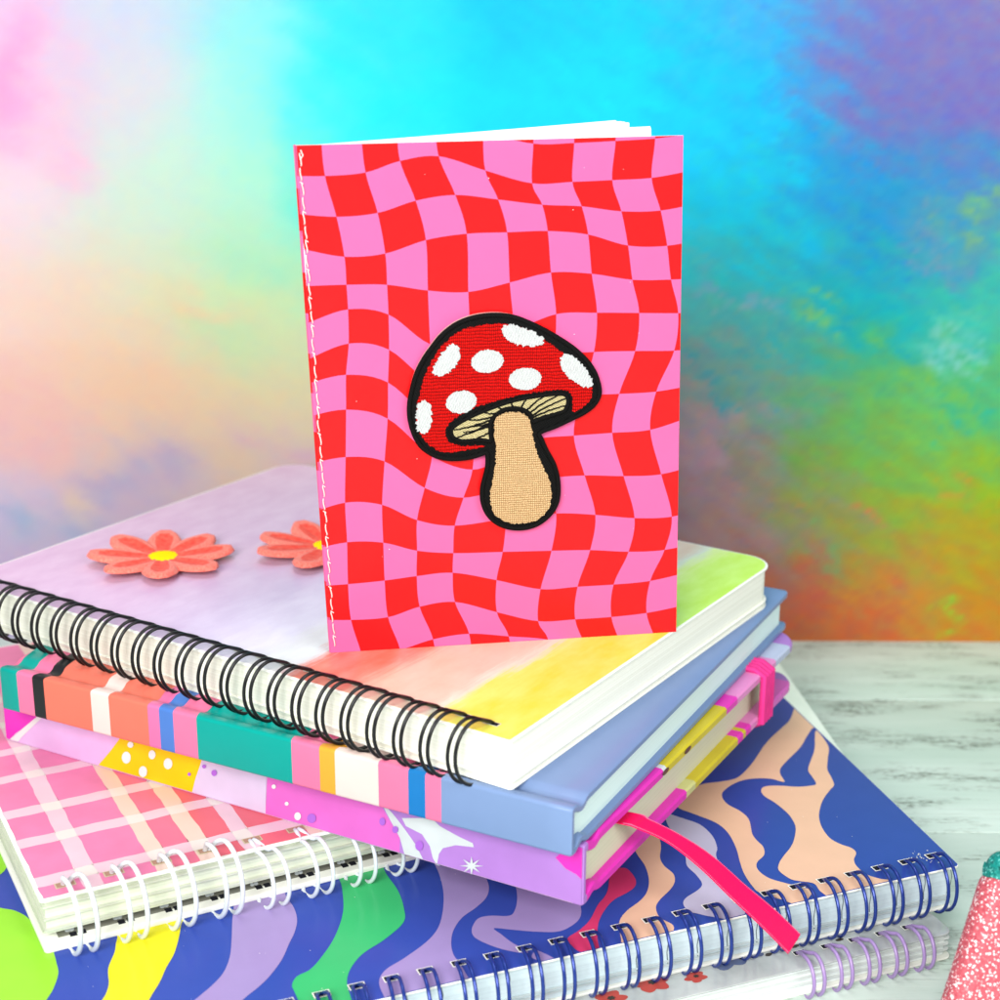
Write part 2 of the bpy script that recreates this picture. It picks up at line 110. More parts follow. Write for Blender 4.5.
def plain(name, col, rough=.5, spec=.4):
    a = N(name); f = a.noise(a.coord(), 700, 3)
    a.set(col, rough, spec); a.bump(f, .08, .0001)
    MATS[name] = a.m; return a.m

# ------------------------------------------------------------------ mesh building
class MB:
    def __init__(s): s.v = []; s.f = []; s.m = []
    def add(s, pts):
        i = len(s.v); s.v += [tuple(p) for p in pts]; return i
    def face(s, idx, m=0): s.f.append(tuple(idx)); s.m.append(m)
    def poly(s, pts, m=0):
        i = s.add(pts); s.face(range(i, i + len(pts)), m)
    def box(s, x0, x1, y0, y1, z0, z1, m=0, r=0):
        s.prism([(x0, y0), (x1, y0), (x1, y1), (x0, y1)], z0, z1, r, m)
    def prism(s, out, z0, z1, r=0.0, m=0, seg=3, mtop=None):
        """extruded outline (counter-clockwise) with rounded rims"""
        n = len(out); mtop = m if mtop is None else mtop
        def inset(d):
            if d <= 0: return out
            res = []
            for i in range(n):
                p, a, b = Vector(out[i]), Vector(out[i - 1]), Vector(out[(i + 1) % n])
                e1 = (p - a); e2 = (b - p)
                if e1.length < 1e-9 or e2.length < 1e-9: res.append(tuple(p)); continue
                e1.normalize(); e2.normalize()
                n1 = Vector((-e1.y, e1.x)); n2 = Vector((-e2.y, e2.x))
                q = n1 + n2; q = q / max(q.length_squared / 2, .3)
                res.append((p.x + q.x * d, p.y + q.y * d))
            return res
        rings = []
        if r > 0:
            for k in range(seg + 1):
                a = PI / 2 * k / seg; rings.append((inset(r * (1 - math.sin(a))), z0 + r * (1 - math.cos(a))))
            for k in range(seg, -1, -1):
                a = PI / 2 * k / seg; rings.append((inset(r * (1 - math.sin(a))), z1 - r * (1 - math.cos(a))))
        else:
            rings = [(out, z0), (out, z1)]
        ids = [s.add([(x, y, z) for x, y in o]) for o, z in rings]
        for a, b in zip(ids, ids[1:]):
            for i in range(n):
                j = (i + 1) % n
                s.face((a + i, a + j, b + j, b + i), m)
        s.face([ids[0] + i for i in range(n)][::-1], m)
        s.face([ids[-1] + i for i in range(n)], mtop)
    def tube(s, path, r, m=0, n=8, closed=False, cap=True):
        P = [Vector(p) for p in path]; L = len(P); rings = []
        up = None
        for i in range(L):
            t = (P[(i + 1) % L] - P[i - 1]) if closed else (P[min(i + 1, L - 1)] - P[max(i - 1, 0)])
            t.normalize()
            if up is None:
                up = t.orthogonal()
            up = (up - t * up.dot(t))
            up = up.normalized() if up.length > 1e-8 else t.orthogonal().normalized()
            w = t.cross(up)
            rings.append(s.add([P[i] + (up * math.cos(2 * PI * k / n) + w * math.sin(2 * PI * k / n)) * r for k in range(n)]))
        for i in range(L if closed else L - 1):
            a, b = rings[i], rings[(i + 1) % L]
            for k in range(n):
                s.face((a + k, a + (k + 1) % n, b + (k + 1) % n, b + k), m)
        if cap and not closed:
            s.face([rings[0] + k for k in range(n)][::-1], m); s.face([rings[-1] + k for k in range(n)], m)
    def build(s, name, mats, parent=None, smooth=35, scale=K):
        me = bpy.data.meshes.new(name)
        me.from_pydata([(x * scale, y * scale, z * scale) for x, y, z in s.v], [], s.f)
        for m in (mats if isinstance(mats, (list, tuple)) else [mats]): me.materials.append(m)
        me.polygons.foreach_set('material_index', s.m)
        if smooth:
            me.polygons.foreach_set('use_smooth', [True] * len(me.polygons)); me.set_sharp_from_angle(angle=math.radians(smooth))
        me.validate(); me.update()
        o = bpy.data.objects.new(name, me); COL.objects.link(o)
        if parent: o.parent = parent
        return o

def thing(name, label, cat, loc, rotz=0, group=None):
    o = bpy.data.objects.new(name, None); COL.objects.link(o); o.empty_display_size = .01
    o.location = [c * K for c in loc]; o.rotation_euler = (0, 0, rotz)
    o['label'] = label; o['category'] = cat
    if group: o['group'] = group
    return o
def copy_part(o, parent):
    c = o.copy(); COL.objects.link(c); c.parent = parent; return c

def crom(pts, k=6, closed=True):
    """Catmull-Rom smoothing of a 2D/3D outline"""
    P = [Vector(p) for p in pts]; n = len(P); out = []
    for i in range(n if closed else n - 1):
        g = (lambda j: P[j % n]) if closed else (lambda j: P[max(0, min(n - 1, j))])
        p0, p1, p2, p3 = g(i - 1), g(i), g(i + 1), g(i + 2)
        for q in range(k):
            t = q / k
            out.append(.5 * ((2 * p1) + (p2 - p0) * t + (2 * p0 - 5 * p1 + 4 * p2 - p3) * t * t + (3 * p1 - p0 - 3 * p2 + p3) * t ** 3))
    if not closed: out.append(P[-1].copy())
    return [tuple(p) for p in out]
def ccw(p):
    a = sum(p[i - 1][0] * p[i][1] - p[i][0] * p[i - 1][1] for i in range(len(p)))
    return p if a > 0 else p[::-1]
def clip(poly, x0, x1, y0, y1):
    for ax, lim, sgn in ((0, x0, 1), (0, x1, -1), (1, y0, 1), (1, y1, -1)):
        out = []
        for i in range(len(poly)):
            a, b = poly[i - 1], poly[i]; da, db = (a[ax] - lim) * sgn, (b[ax] - lim) * sgn
            if (da >= 0) != (db >= 0):
                t = da / (da - db); out.append((a[0] + (b[0] - a[0]) * t, a[1] + (b[1] - a[1]) * t))
            if db >= 0: out.append(b)
        poly = out
        if not poly: return []
    return poly
def rrect(u0, u1, v0, v1, r=(0, 0, 0, 0), k=7):
    """corners: (u0,v0),(u1,v0),(u1,v1),(u0,v1), counter-clockwise"""
    out = []
    for (cx, cy, sx, sy, a0), rr in zip(((u0, v0, 1, 1, PI), (u1, v0, -1, 1, 1.5 * PI), (u1, v1, -1, -1, 0), (u0, v1, 1, -1, .5 * PI)), r):
        if rr <= 0: out.append((cx, cy)); continue
        for i in range(k + 1):
            a = a0 + PI / 2 * i / k
            out.append((cx + sx * rr + rr * math.cos(a), cy + sy * rr + rr * math.sin(a)))
    return out

# ------------------------------------------------------------------ setting: table and iridescent backdrop
def make_table():
    a = N('distressed_white_boards'); co = a.coord()
    base = a.ramp(a.noise(a.mapping(co, (9, 60, 1)), 1.0, 6), [(.3, C(204, 226, 212, .76)), (.7, C(228, 243, 232, .78))])
    fine = a.noise(a.mapping(co, (60, 1150, 1)), 1.0, 8, .7, .5)
    dots = a.noise(a.mapping(co, (420, 900, 1)), 1.0, 4, .6)
    patch = a.noise(a.mapping(co, (20, 70, 1), loc=(3.1, 1.7, 0)), 1.0, 5, .65)
    mixd = a.math('ADD', a.math('MULTIPLY', fine, .65), a.math('MULTIPLY', dots, .35))
    m1 = a.math('MULTIPLY', a.ramp(mixd, [(.485, (0, 0, 0, 1)), (.56, (1, 1, 1, 1))]), a.ramp(patch, [(.49, (.02, .02, .02, 1)), (.64, (1, 1, 1, 1))]))
    scr = a.noise(a.mapping(co, (14, 1500, 1)), 1.0, 5, .65)
    m2 = a.math('MULTIPLY', a.ramp(scr, [(.59, (0, 0, 0, 1)), (.66, (1, 1, 1, 1))]), a.ramp(a.noise(a.mapping(co, (12, 60, 1)), 1.0, 4), [(.49, (0, 0, 0, 1)), (.63, (.8, .8, .8, 1))]))
    mask = a.math('MAXIMUM', m1, m2)
    col = a.mix(a.math('MULTIPLY', mask, .88), base, C(84, 86, 74))
    a.set(col, .55, .3)
    a.bump(a.math('SUBTRACT', a.math('MULTIPLY', fine, .3), a.math('MULTIPLY', mask, .6)), .5, .0006)
    b = MB(); y0, y1 = -45, D['wall'] + 4
    # boards running left to right, each with a hair gap to the next
    ys = []; y = D['wall'] + 4
    while y > y0: ys.append(y); y -= 9.3
    for q in ys:
        b.box(-75, 75, q - 9.27, q, -1.6, 0, 0, .035)
    o = b.build('table', a.m, smooth=40); o['kind'] = 'structure'

GRID_X = [0, 125, 250, 375, 500, 625, 750, 875, 1000]
GRID_C = [  # print colours with the light's falloff towards the right painted in
 (0,   [(236,206,236),(212,220,236),(155,232,236),(70,220,250),(34,196,240),(30,202,246),(60,175,235),(122,122,192),(132,124,186)]),
 (100, [(255,192,228),(222,224,230),(165,245,230),(60,230,245),(20,215,250),(10,215,255),(20,190,245),(118,116,188),(122,116,190)]),
 (200, [(245,225,235),(215,235,220),(185,240,215),(100,235,220),(40,215,235),(30,205,235),(15,195,225),(45,150,205),(75,140,200)]),
 (300, [(250,225,215),(235,230,205),(210,235,190),(190,235,190),(120,215,200),(90,190,190),(60,180,180),(20,175,185),(70,185,160)]),
 (400, [(250,210,200),(245,220,195),(230,220,185),(220,215,180),(190,180,170),(175,155,160),(110,170,145),(100,180,100),(90,185,110)]),
 (500, [(225,205,225),(215,195,215),(225,205,200),(215,190,195),(190,160,165),(165,135,145),(150,140,125),(145,170,60),(150,180,40)]),
 (600, [(200,190,220),(205,190,215),(210,190,205),(200,170,180),(180,140,150),(165,120,125),(185,105,85),(195,135,60),(195,140,40)]),
 (660, [(190,175,215),(200,180,210),(205,180,200),(200,160,170),(180,125,130),(180,105,100),(190,98,78),(200,118,60),(205,125,45)])]
BLOBS = [  # x, y, half-length, half-height, colour, weight
 (12,528,26,20,(160,186,218),.6), (77,528,34,18,(170,188,218),.6), (92,474,28,12,(190,182,216),.55), (116,488,24,12,(190,186,216),.5), (166,482,18,14,(188,180,218),.55),
 (240,430,30,16,(222,186,214),.6), (74,494,18,12,(240,218,190),.7), (205,316,34,16,(248,214,180),.7), (237,260,40,18,(178,236,204),.5), (284,284,34,16,(166,234,206),.6), (224,340,44,16,(190,236,190),.5),
 (130,380,90,50,(250,208,180),.55), (60,300,70,50,(250,214,200),.4), (230,470,40,18,(236,208,184),.6), (14,76,26,64,(255,176,220),.75), (65,160,22,34,(250,196,226),.6), (30,430,50,40,(250,196,196),.5), (20,580,50,20,(214,190,220),.6), (300,455,30,16,(226,190,214),.7),
 (975,216,24,16,(130,190,110),.7), (940,242,24,8,(140,150,170),.7), (955,342,10,30,(140,204,200),.7), (812,310,30,9,(130,196,110),.8), (725,302,44,12,(150,170,190),.6), (722,382,20,9,(20,176,186),.8), (760,352,30,10,(40,180,190),.6), (926,410,60,34,(120,186,80),.6), (900,232,44,10,(20,140,210),.6), (832,166,60,16,(20,160,226),.6),
 (704,440,46,60,(206,150,172),.75), (720,530,44,40,(186,142,150),.6), (966,405,22,18,(50,180,150),.8), (944,492,20,8,(206,150,60),.8), (837,500,15,5,(220,120,80),.9), (813,538,16,14,(110,180,110),.6), (946,610,16,7,(150,190,50),.9), (813,594,52,24,(206,100,84),.7), (864,632,60,14,(212,98,60),.7), (966,546,40,22,(180,160,40),.7), (880,470,40,18,(110,184,80),.6), (770,470,22,40,(160,150,130),.5), (985,300,20,40,(60,190,170),.5)]
def backdrop_colour(px, py):
    ys = [r[0] for r in GRID_C]
    px = max(0, min(999.9, px)); py = max(0, min(659.9, py))
    j = max(i for i in range(len(ys)) if ys[i] <= py); ty = (py - ys[j]) / (ys[j + 1] - ys[j])
    i = int(px / 125); tx = px / 125 - i
    sm = lambda t: t * t * (3 - 2 * t) * .6 + t * .4
    tx, ty = sm(tx), sm(ty)
    out = []
    for k in range(3):
        a = GRID_C[j][1][i][k] * (1 - tx) + GRID_C[j][1][i + 1][k] * tx
        b = GRID_C[j + 1][1][i][k] * (1 - tx) + GRID_C[j + 1][1][i + 1][k] * tx
        out.append(a * (1 - ty) + b * ty)
    return out
def make_backdrop():
    """a flat iridescent foil board: its colour clouds are its own print"""
    x0, x1, z0, z1 = -34, 34, 0.0, 44; nx, nz = 340, 220
    yb = D['wall']; H = D['cam']['H']; th = D['cam']['th']; f = D['cam']['f']
    b = MB(); cols = []
    for iz in range(nz + 1):
        for ix in range(nx + 1):
            x = x0 + (x1 - x0) * ix / nx; z = z0 + (z1 - z0) * iz / nz
            b.v.append((x, yb, z))
            d = yb * math.cos(th) - (z - H) * math.sin(th); u = yb * math.sin(th) + (z - H) * math.cos(th)
            # board position, measured in the photograph's thousandths
            px, py = 500 + f * x / d, 500 - f * u / d
            p = Vector((px, py, 0))
            # brush direction of the print: strokes fall gently to the right
            q = Vector((px * .88 + py * .47, (py * .88 - px * .47) * 2.6, 0))
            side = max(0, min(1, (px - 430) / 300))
            w1 = noise.fractal(p / 120 + Vector((3, 7, 1)), .8, 2.0, 3); w2 = noise.fractal(p / 120 + Vector((9, 2, 5)), .8, 2.0, 3)
            s1 = noise.fractal(q / 50 + Vector((1, 1, 9)), .8, 2.2, 4); s2 = noise.fractal(q / 50 + Vector((5, 8, 3)), .8, 2.2, 4)
            wx, wy = px + 26 * w1 + (12 + 27 * side) * s1, py + 26 * w2 + (12 + 27 * side) * s2
            c = backdrop_colour(wx, wy)
            for bx, by, rx, ry, bc, wt in BLOBS:
                dx, dy = (wx - bx), (wy - by)
                dx, dy = dx * .93 + dy * .37, dy * .93 - dx * .37
                e2 = (dx / rx) ** 2 + (dy / ry) ** 2
                if e2 < 6:
                    g_ = wt * math.exp(-e2); c = [v + (k_ - v) * g_ for v, k_ in zip(c, bc)]
            t = noise.fractal(q / 20 + Vector((4, 4, 4)), .8, 2, 3)
            t2 = noise.fractal(q / 26 + Vector((24, 14, 4)), .8, 2, 3)
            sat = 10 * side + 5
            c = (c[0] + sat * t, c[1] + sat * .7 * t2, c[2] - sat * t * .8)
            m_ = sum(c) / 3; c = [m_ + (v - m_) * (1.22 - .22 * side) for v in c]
            cols.append([max(lin(max(0, min(255, v))), .004) * (.63 + .07 * side + .04 * side * min(1, max(0, (py - 250) / 250))) for v in c])  # colour dimmed on the left, lifted lower right, to offset the lamps
    for iz in range(nz):
        for ix in range(nx):
            i = iz * (nx + 1) + ix; b.face((i, i + 1, i + nx + 2, i + nx + 1))
    # thickness of the board
    B = b.add([(x0, yb + .4, z0), (x1, yb + .4, z0), (x1, yb + .4, z1), (x0, yb + .4, z1)])
    cols += [[.5, .5, .5]] * 4
    b.face((B + 3, B + 2, B + 1, B), 0)
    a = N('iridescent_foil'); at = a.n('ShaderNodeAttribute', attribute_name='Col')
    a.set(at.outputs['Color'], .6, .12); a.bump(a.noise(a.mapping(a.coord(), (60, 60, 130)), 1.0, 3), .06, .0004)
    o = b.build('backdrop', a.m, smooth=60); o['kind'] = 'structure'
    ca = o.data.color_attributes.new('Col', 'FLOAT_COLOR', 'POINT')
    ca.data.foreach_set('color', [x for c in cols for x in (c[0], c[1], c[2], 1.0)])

# ------------------------------------------------------------------ wire bindings
def ring_path(sp, sgn):
    """one wire of a twin loop: from the hole in the front cover, over the spine, to the hole in the back cover"""
    T, vh = sp['T'], sp['vh']
    zc, rz = (T + sp['lift'] - .05) / 2, (T + sp['lift'] + .05) / 2
    pts = [(vh, T - .22), (vh + .01, T + .02)]
    a = math.radians(62)
    while a <= math.radians(298):
        pts.append((sp['vc'] + sp['rv'] * math.cos(a), zc + rz * math.sin(a))); a += math.radians(14.75)
    pts += [(vh + .01, -.03), (vh, .18)]
    pts = crom(pts, 3, False); n = len(pts); out = []
    for i, (v, z) in enumerate(pts):
        t = min(i, n - 1 - i) / (n * .16); t = max(.12, min(1, t)); t = t * t * (3 - 2 * t)
        out.append((sp['slant'] * (v - vh) + sgn * sp['d'] * max(t, .25), v, z))
    return out
def binding(parent, sp, us, mat, shear=0.0):
    b = MB()
    for s in (-1, 1): b.tube(ring_path(sp, s), sp['r'], 0, 8)
    first = None
    for u in us:
        o = b.build('binding_ring', mat, parent, 60) if first is None else copy_part(first, parent)
        first = first or o
        o.location = (u * K, 0, 0); o.rotation_euler = (0, 0, random.uniform(-.03, .03))
        o.location.x += random.uniform(-.012, .012) * K
def holes(b, us, vh, z, m_rim, m_hole, w=.3, h=.2, rim=.03):
    for u in us:
        b.poly([(u - w / 2 - rim, vh - h / 2 - rim, z), (u + w / 2 + rim, vh - h / 2 - rim, z), (u + w / 2 + rim, vh + h / 2 + rim, z), (u - w / 2 - rim, vh + h / 2 + rim, z)], m_rim)
        b.poly([(u - w / 2, vh - h / 2, z + .006), (u + w / 2, vh - h / 2, z + .006), (u + w / 2, vh + h / 2, z + .006), (u - w / 2, vh + h / 2, z + .006)], m_hole)

white_card = printed('white_card', C(250, 251, 240, .88), .5, .4, .015)
hole_dark = plain('hole_shadow', (.015, .016, .022, 1), .8, .1)

# ------------------------------------------------------------------ bottom planner with a clear floral cover and lilac rings
def make_planner():
    q = D['b']; L, W, T = 24.0, 17.0, q['T']
    t = thing('ring_planner', 'planner with smoky floral cover and lilac rings, bottom of the stack', 'planner', (q['x'], q['y'], q['z']), q['w'])
    pages = paper_edge('planner_page_edges', C(236, 244, 240, .95), C(190, 200, 200, .9), scale=90)
    smoky = N('smoky_clear_cover'); co = smoky.coord()
    smoky.set(smoky.ramp(smoky.noise(smoky.mapping(co, (60, 60, 1)), 1, 4), [(.3, C(178, 186, 186)), (.7, C(214, 220, 216))]), .16, .7)
    b = MB(); b.prism(rrect(-L + .1, -.12, .12, W - .2, (.1, .1, .4, .4)), .07, T - .07, 0, 0); b.build('page_block', pages, t)
    b = MB()
    for k, (i0, i1, z) in enumerate(((.05, .03, .22), (.02, .06, .40), (.05, .02, .54))):
        b.prism(rrect(-L + .1, -i1, i0, W - .1, (.1, .1, .4, .4)), z, z + .03, 0, 0)
    b.build('divider_sheets', printed('divider_card', C(238, 244, 240), .45), t)
    b = MB(); b.prism(rrect(-L, .02, -.03, W, (.2, .2, .5, .5)), 0, .06, .02); b.build('back_cover', white_card, t)
    b = MB(); b.prism(rrect(-L, 0, 0, W, (.25, .25, .5, .5)), T - .05, T, .015, 0)
    z = T + .008
    def flower(u, v, r, m, n=5, sq=1.0, ph=0.0, zz=z):
        pts = []
        for i in range(n * 8):
            a = 2 * PI * i / (n * 8)
            rr = r * (.70 + .30 * abs(math.cos(n * a / 2))) * (1 + .05 * math.sin(7 * a + u))
            pts.append((u + rr * math.cos(a + ph), v + rr * sq * math.sin(a + ph), zz))
        b.poly(pts, m)
    for (u, v, r, ph) in ((-8.15, .78, .48, .3), (-9.35, .55, .42, 1.0), (-7.05, .62, .30, 2.0), (-11.0, .5, .5, .2)):
        flower(u, v, r, 1, 5, .8, ph); flower(u + .03, v + .02, r * .26, 3, 6, .8, ph, z + .006)
    for (u, v, r, ph) in ((-6.0, 1.05, .62, .5), (-5.35, 1.15, .5, 1.6), (-3.2, 1.15, .45, .1), (-2.4, 1.2, .35, .9)):
        flower(u, v, r, 2, 5, .75, ph)
    for (u, v) in ((-4.9, .82), (-4.1, .9), (-3.9, 1.12), (-2.9, .75), (-10.2, .9)):
        flower(u, v, .12, 3, 2, .6, random.random() * 3)
    us = [-.95 - .80 * k for k in range(5)]
    holes(b, us, .60, z + .012, 4, 5, .32, .16, .02)
    b.build('front_cover', [smoky.m, printed('red_flower_print', C(196, 82, 74), .25), printed('blue_flower_print', C(98, 112, 150), .25), printed('dark_flower_print', C(70, 64, 60), .25), white_card, hole_dark], t)
    binding(t, dict(T=T, vh=.60, vc=.04, rv=.46, lift=.26, slant=.05, d=.15, r=.05), us, wire('lilac_wire', C(176, 146, 206), .3))

# ------------------------------------------------------------------ big navy notebook with swirl cover
def make_swirl():
    q = D['c']; L, W, T = 25.5, 15.6, q['T']; sh = .123
    t = thing('swirl_notebook', 'large royal blue notebook with peach, lilac and green swirls and blue rings', 'notebook', (q['x'], q['y'], q['z']), q['w'])
    S = lambda pts: [(u + sh * v, v) for u, v in pts]
    pages = paper_edge('swirl_page_edges', C(204, 220, 224, .95), C(178, 194, 200, .9), scale=60)
    us = [-.434 - .8266 * k for k in range(30)]
    b = MB(); b.prism(S(rrect(-L + .1, -.28, .1, W - .15, (0, 0, .3, .3))), .09, T - .06, 0, 0)
    for u in us:                                                     # punched notches showing in the page edges
        for du in (.24,):
            p = [(u + du + random.uniform(-.02, .02), T - .1), (u + du + .05, T * .72), (u + du + .02, T * .5), (u + du + .06, T * .2)]
            for (a, z0), (c, z1) in zip(p, p[1:]):
                b.poly([(a - .012, .094, z0), (c - .012, .094, z1), (c + .012, .094, z1), (a + .012, .094, z0)], 1)
    b.build('page_block', [pages, plain('notch_shadow', C(96, 108, 112), .8)], t)
    b = MB()
    for z in (.26, .36): b.prism(S(rrect(-L + .1, -.2, .04, W - .1)), z, z + .03, 0, 0)
    b.build('divider_sheets', printed('pale_divider', C(214, 226, 226), .5), t)
    b = MB(); b.prism(S(rrect(-L, -.12, .02, W, (.1, .1, .4, .4))), 0, .07, .02)
    b.build('back_cover', white_card, t)
    # loosened last sheet whose edge shows beyond the cover
    b = MB(); s = D['sliver']
    e = Vector(s[1]) - Vector(s[0]); p0 = Vector(s[0]) - e * .06; p1 = Vector(s[1]) + e * .16
    b.prism([(p0.x - 9, p0.y), (p0.x, p0.y), (p1.x, p1.y), (p1.x - 9, p1.y)], .074, .098, 0, 0)
    b.build('loose_sheet', printed('pale_sheet', C(240, 252, 232, .95), .6), t)
    names = ['navy', 'lime', 'yellow', 'lavender', 'green', 'crimson', 'peach', 'lilac']
    cols = dict(navy=(59, 85, 181), lime=(166, 240, 62), yellow=(246, 240, 40), lavender=(176, 156, 212), green=(66, 206, 124), crimson=(238, 70, 122), peach=(255, 208, 174), lilac=(212, 208, 234))
    mats = [printed('swirl_' + n, C(*cols[n]), .24, .5, .03, 700) for n in names]
    b = MB()
    b.prism(S(rrect(-L, 0, 0, W, (.1, .12, .4, .4))), T - .06, T, .012, 8, mtop=0)
    # the printed shapes
    for n, pts in D['swirl']:
        pts = crom(pts, 6)
        pts = [(u - sh * v, v) for u, v in pts]
        pts = clip(pts, -L + .05, -.05, .03, W - .05)
        if len(pts) > 3:
            b.poly([(u + sh * v, v, T + .010) for u, v in ccw(pts)], names.index(n))
    # scuffs near the corner
    for _ in range(26):
        u, v = random.gauss(-.75, .22), random.gauss(.72, .16); r = random.uniform(.008, .022)
        b.poly([(u + sh * v + r * math.cos(k * 1.257 + u), v + r * random.uniform(.6, 1.6) * math.sin(k * 1.257 + u), T + .014) for k in range(5)], 8)
    for _ in range(40):
        u, v = random.uniform(-22, -.5), random.uniform(.3, 8); r = random.uniform(.006, .014)
        b.poly([(u + r * math.cos(k * 1.257), v + r * math.sin(k * 1.257), T + .016) for k in range(5)], 8)
    holes(b, [u + sh * .62 for u in us], .66, T + .018, 8, 9, .34, .19, .028)
    b.build('front_cover', mats + [white_card, hole_dark], t)
    binding(t, dict(T=T, vh=.64, vc=.2, rv=.64, lift=.23, slant=.098, d=.13, r=.047), [u + .05 for u in us], wire('blue_wire', C(38, 66, 158), .25, .35))

# ------------------------------------------------------------------ pink plaid planner
def make_plaid():
    q = D['d']; L, W, T = q['L'], 16.0, q['T']
    t = thing('plaid_planner', 'pink and white plaid planner bound with white rings', 'planner', (q['x'], q['y'], q['z']), q['w'])
    us = [-13.89 + 1.155 * k for k in range(12)]
    pages = paper_edge('plaid_page_edges', C(232, 238, 216, .88), C(192, 200, 178, .84), scale=50)
    b = MB(); b.prism(rrect(-L + .12, -.12, .17, W - .15, (0, 0, .4, .4)), .40, T - .07, 0, 0); b.build('page_block', pages, t)
    b = MB()
    for z, i in ((.36, .30), (.52, .06), (.80, .08), (1.14, .05)): b.prism(rrect(-L + .06, -.06, i, W - .1, (0, 0, .4, .4)), z, z + .035, 0, 0)
    b.build('divider_sheets', printed('cream_divider', C(236, 240, 222), .5), t)
    b = MB(); b.prism(rrect(-L, 0, -.04, W, (.12, .12, .4, .4)), 0, .15, .035, 0)
    for u in us:                                            # dark slots on the back board
        for du in (-.1, .12): b.poly([(u + .15 + du - .085, .20, .154), (u + .15 + du + .085, .20, .154), (u + .15 + du + .085, .40, .154), (u + .15 + du - .085, .40, .154)], 1)
    b.poly([(-L + .4, .30, .152), (-.3, .30, .152), (-.3, 1.5, .152), (-L + .4, 1.5, .152)], 2)  # grey strip on the back board, inside the gap
    b.build('back_cover', [white_card, hole_dark, printed('gap_grey', C(150, 150, 138), .7)], t)
    pinks = [printed('plaid_pink', C(250, 142, 186), .38, .45, .06), printed('plaid_pink_half_shaded', C(250, 130, 160), .38, .45, .06), printed('plaid_pink_shaded', C(250, 118, 132), .38, .45, .05)]  # redder pinks paint the journal's shade and pink bounce into the cells
    band = printed('plaid_band', C(252, 214, 226), .38, .45, .04); cross = printed('plaid_cross', C(250, 240, 232), .38, .45, .02)
    bandy = printed('plaid_cream_band', C(252, 222, 206), .38, .45, .03)
    us_b = [(-13.53, -13.07), (-11.78, -11.36), (-10.71, -10.25), (-9.60, -9.18), (-7.9, -7.45), (-6.8, -6.4), (-5.7, -5.3), (-4.0, -3.6), (-2.9, -2.5), (-1.4, -1.0)]
    vs_b = [(.64, 1.12), (2.66, 3.11), (4.29, 4.75), (6.34, 6.76), (8.0, 8.4), (9.8, 10.2), (11.6, 12.0), (13.4, 13.8)]
    ue = [-L + .1] + [x for p in us_b for x in p] + [-.1]; ve = [.09] + [x for p in vs_b for x in p] + [W - .1]
    b = MB(); b.prism(rrect(-L, 0, 0, W, (.1, .1, .4, .4)), T - .06, T, .015, 0)
    z = T + .01
    wob = lambda a, c: .012 * math.sin(a * 3.1 + c * 5.3) + .010 * math.sin(a * 7.7 + c)
    for i in range(len(ue) - 1):
        for j in range(len(ve) - 1):
            bi, bj = i % 2 == 1, j % 2 == 1
            m = 6 if (bi and bj) else (5 if (bi and i in (3, 5, 9)) else 4) if (bi or bj) else 1 + (0 if ue[i] < -11.7 else 1 if ue[i] < -10.4 else 2)
            u0, u1, v0, v1 = ue[i], ue[i + 1], ve[j], ve[j + 1]; n = 5; pts = []
            for k in range(n): s = u0 + (u1 - u0) * k / n; pts.append((s, v0 + wob(s, j)))
            for k in range(n): s = v0 + (v1 - v0) * k / n; pts.append((u1 + wob(s, i + 1 + .5), s))
            for k in range(n): s = u1 + (u0 - u1) * k / n; pts.append((s, v1 + wob(s, j + 1)))
            for k in range(n): s = v1 + (v0 - v1) * k / n; pts.append((u0 + wob(s, i + .5), s))
            b.poly([(x, y, z) for x, y in pts], m)
    holes(b, us, .50, z + .008, 7, 8, .42, .2, .03)
    b.build('front_cover', [white_card] + pinks + [band, bandy, cross, printed('gilt_rim', C(226, 216, 176), .4), printed('slot_lining', C(190, 150, 128), .6)], t)
    wm = wire('white_wire', C(236, 244, 248, .78), .3)
    binding(t, dict(T=T, vh=.50, vc=-.10, rv=.70, lift=.46, slant=-.18, d=.20, r=.062), us[:4], wm)
    # the rings under the journal are pressed down by it
    binding(t, dict(T=T, vh=.46, vc=-.26, rv=.60, lift=.03, slant=-.18, d=.20, r=.055), us[4:], wm)

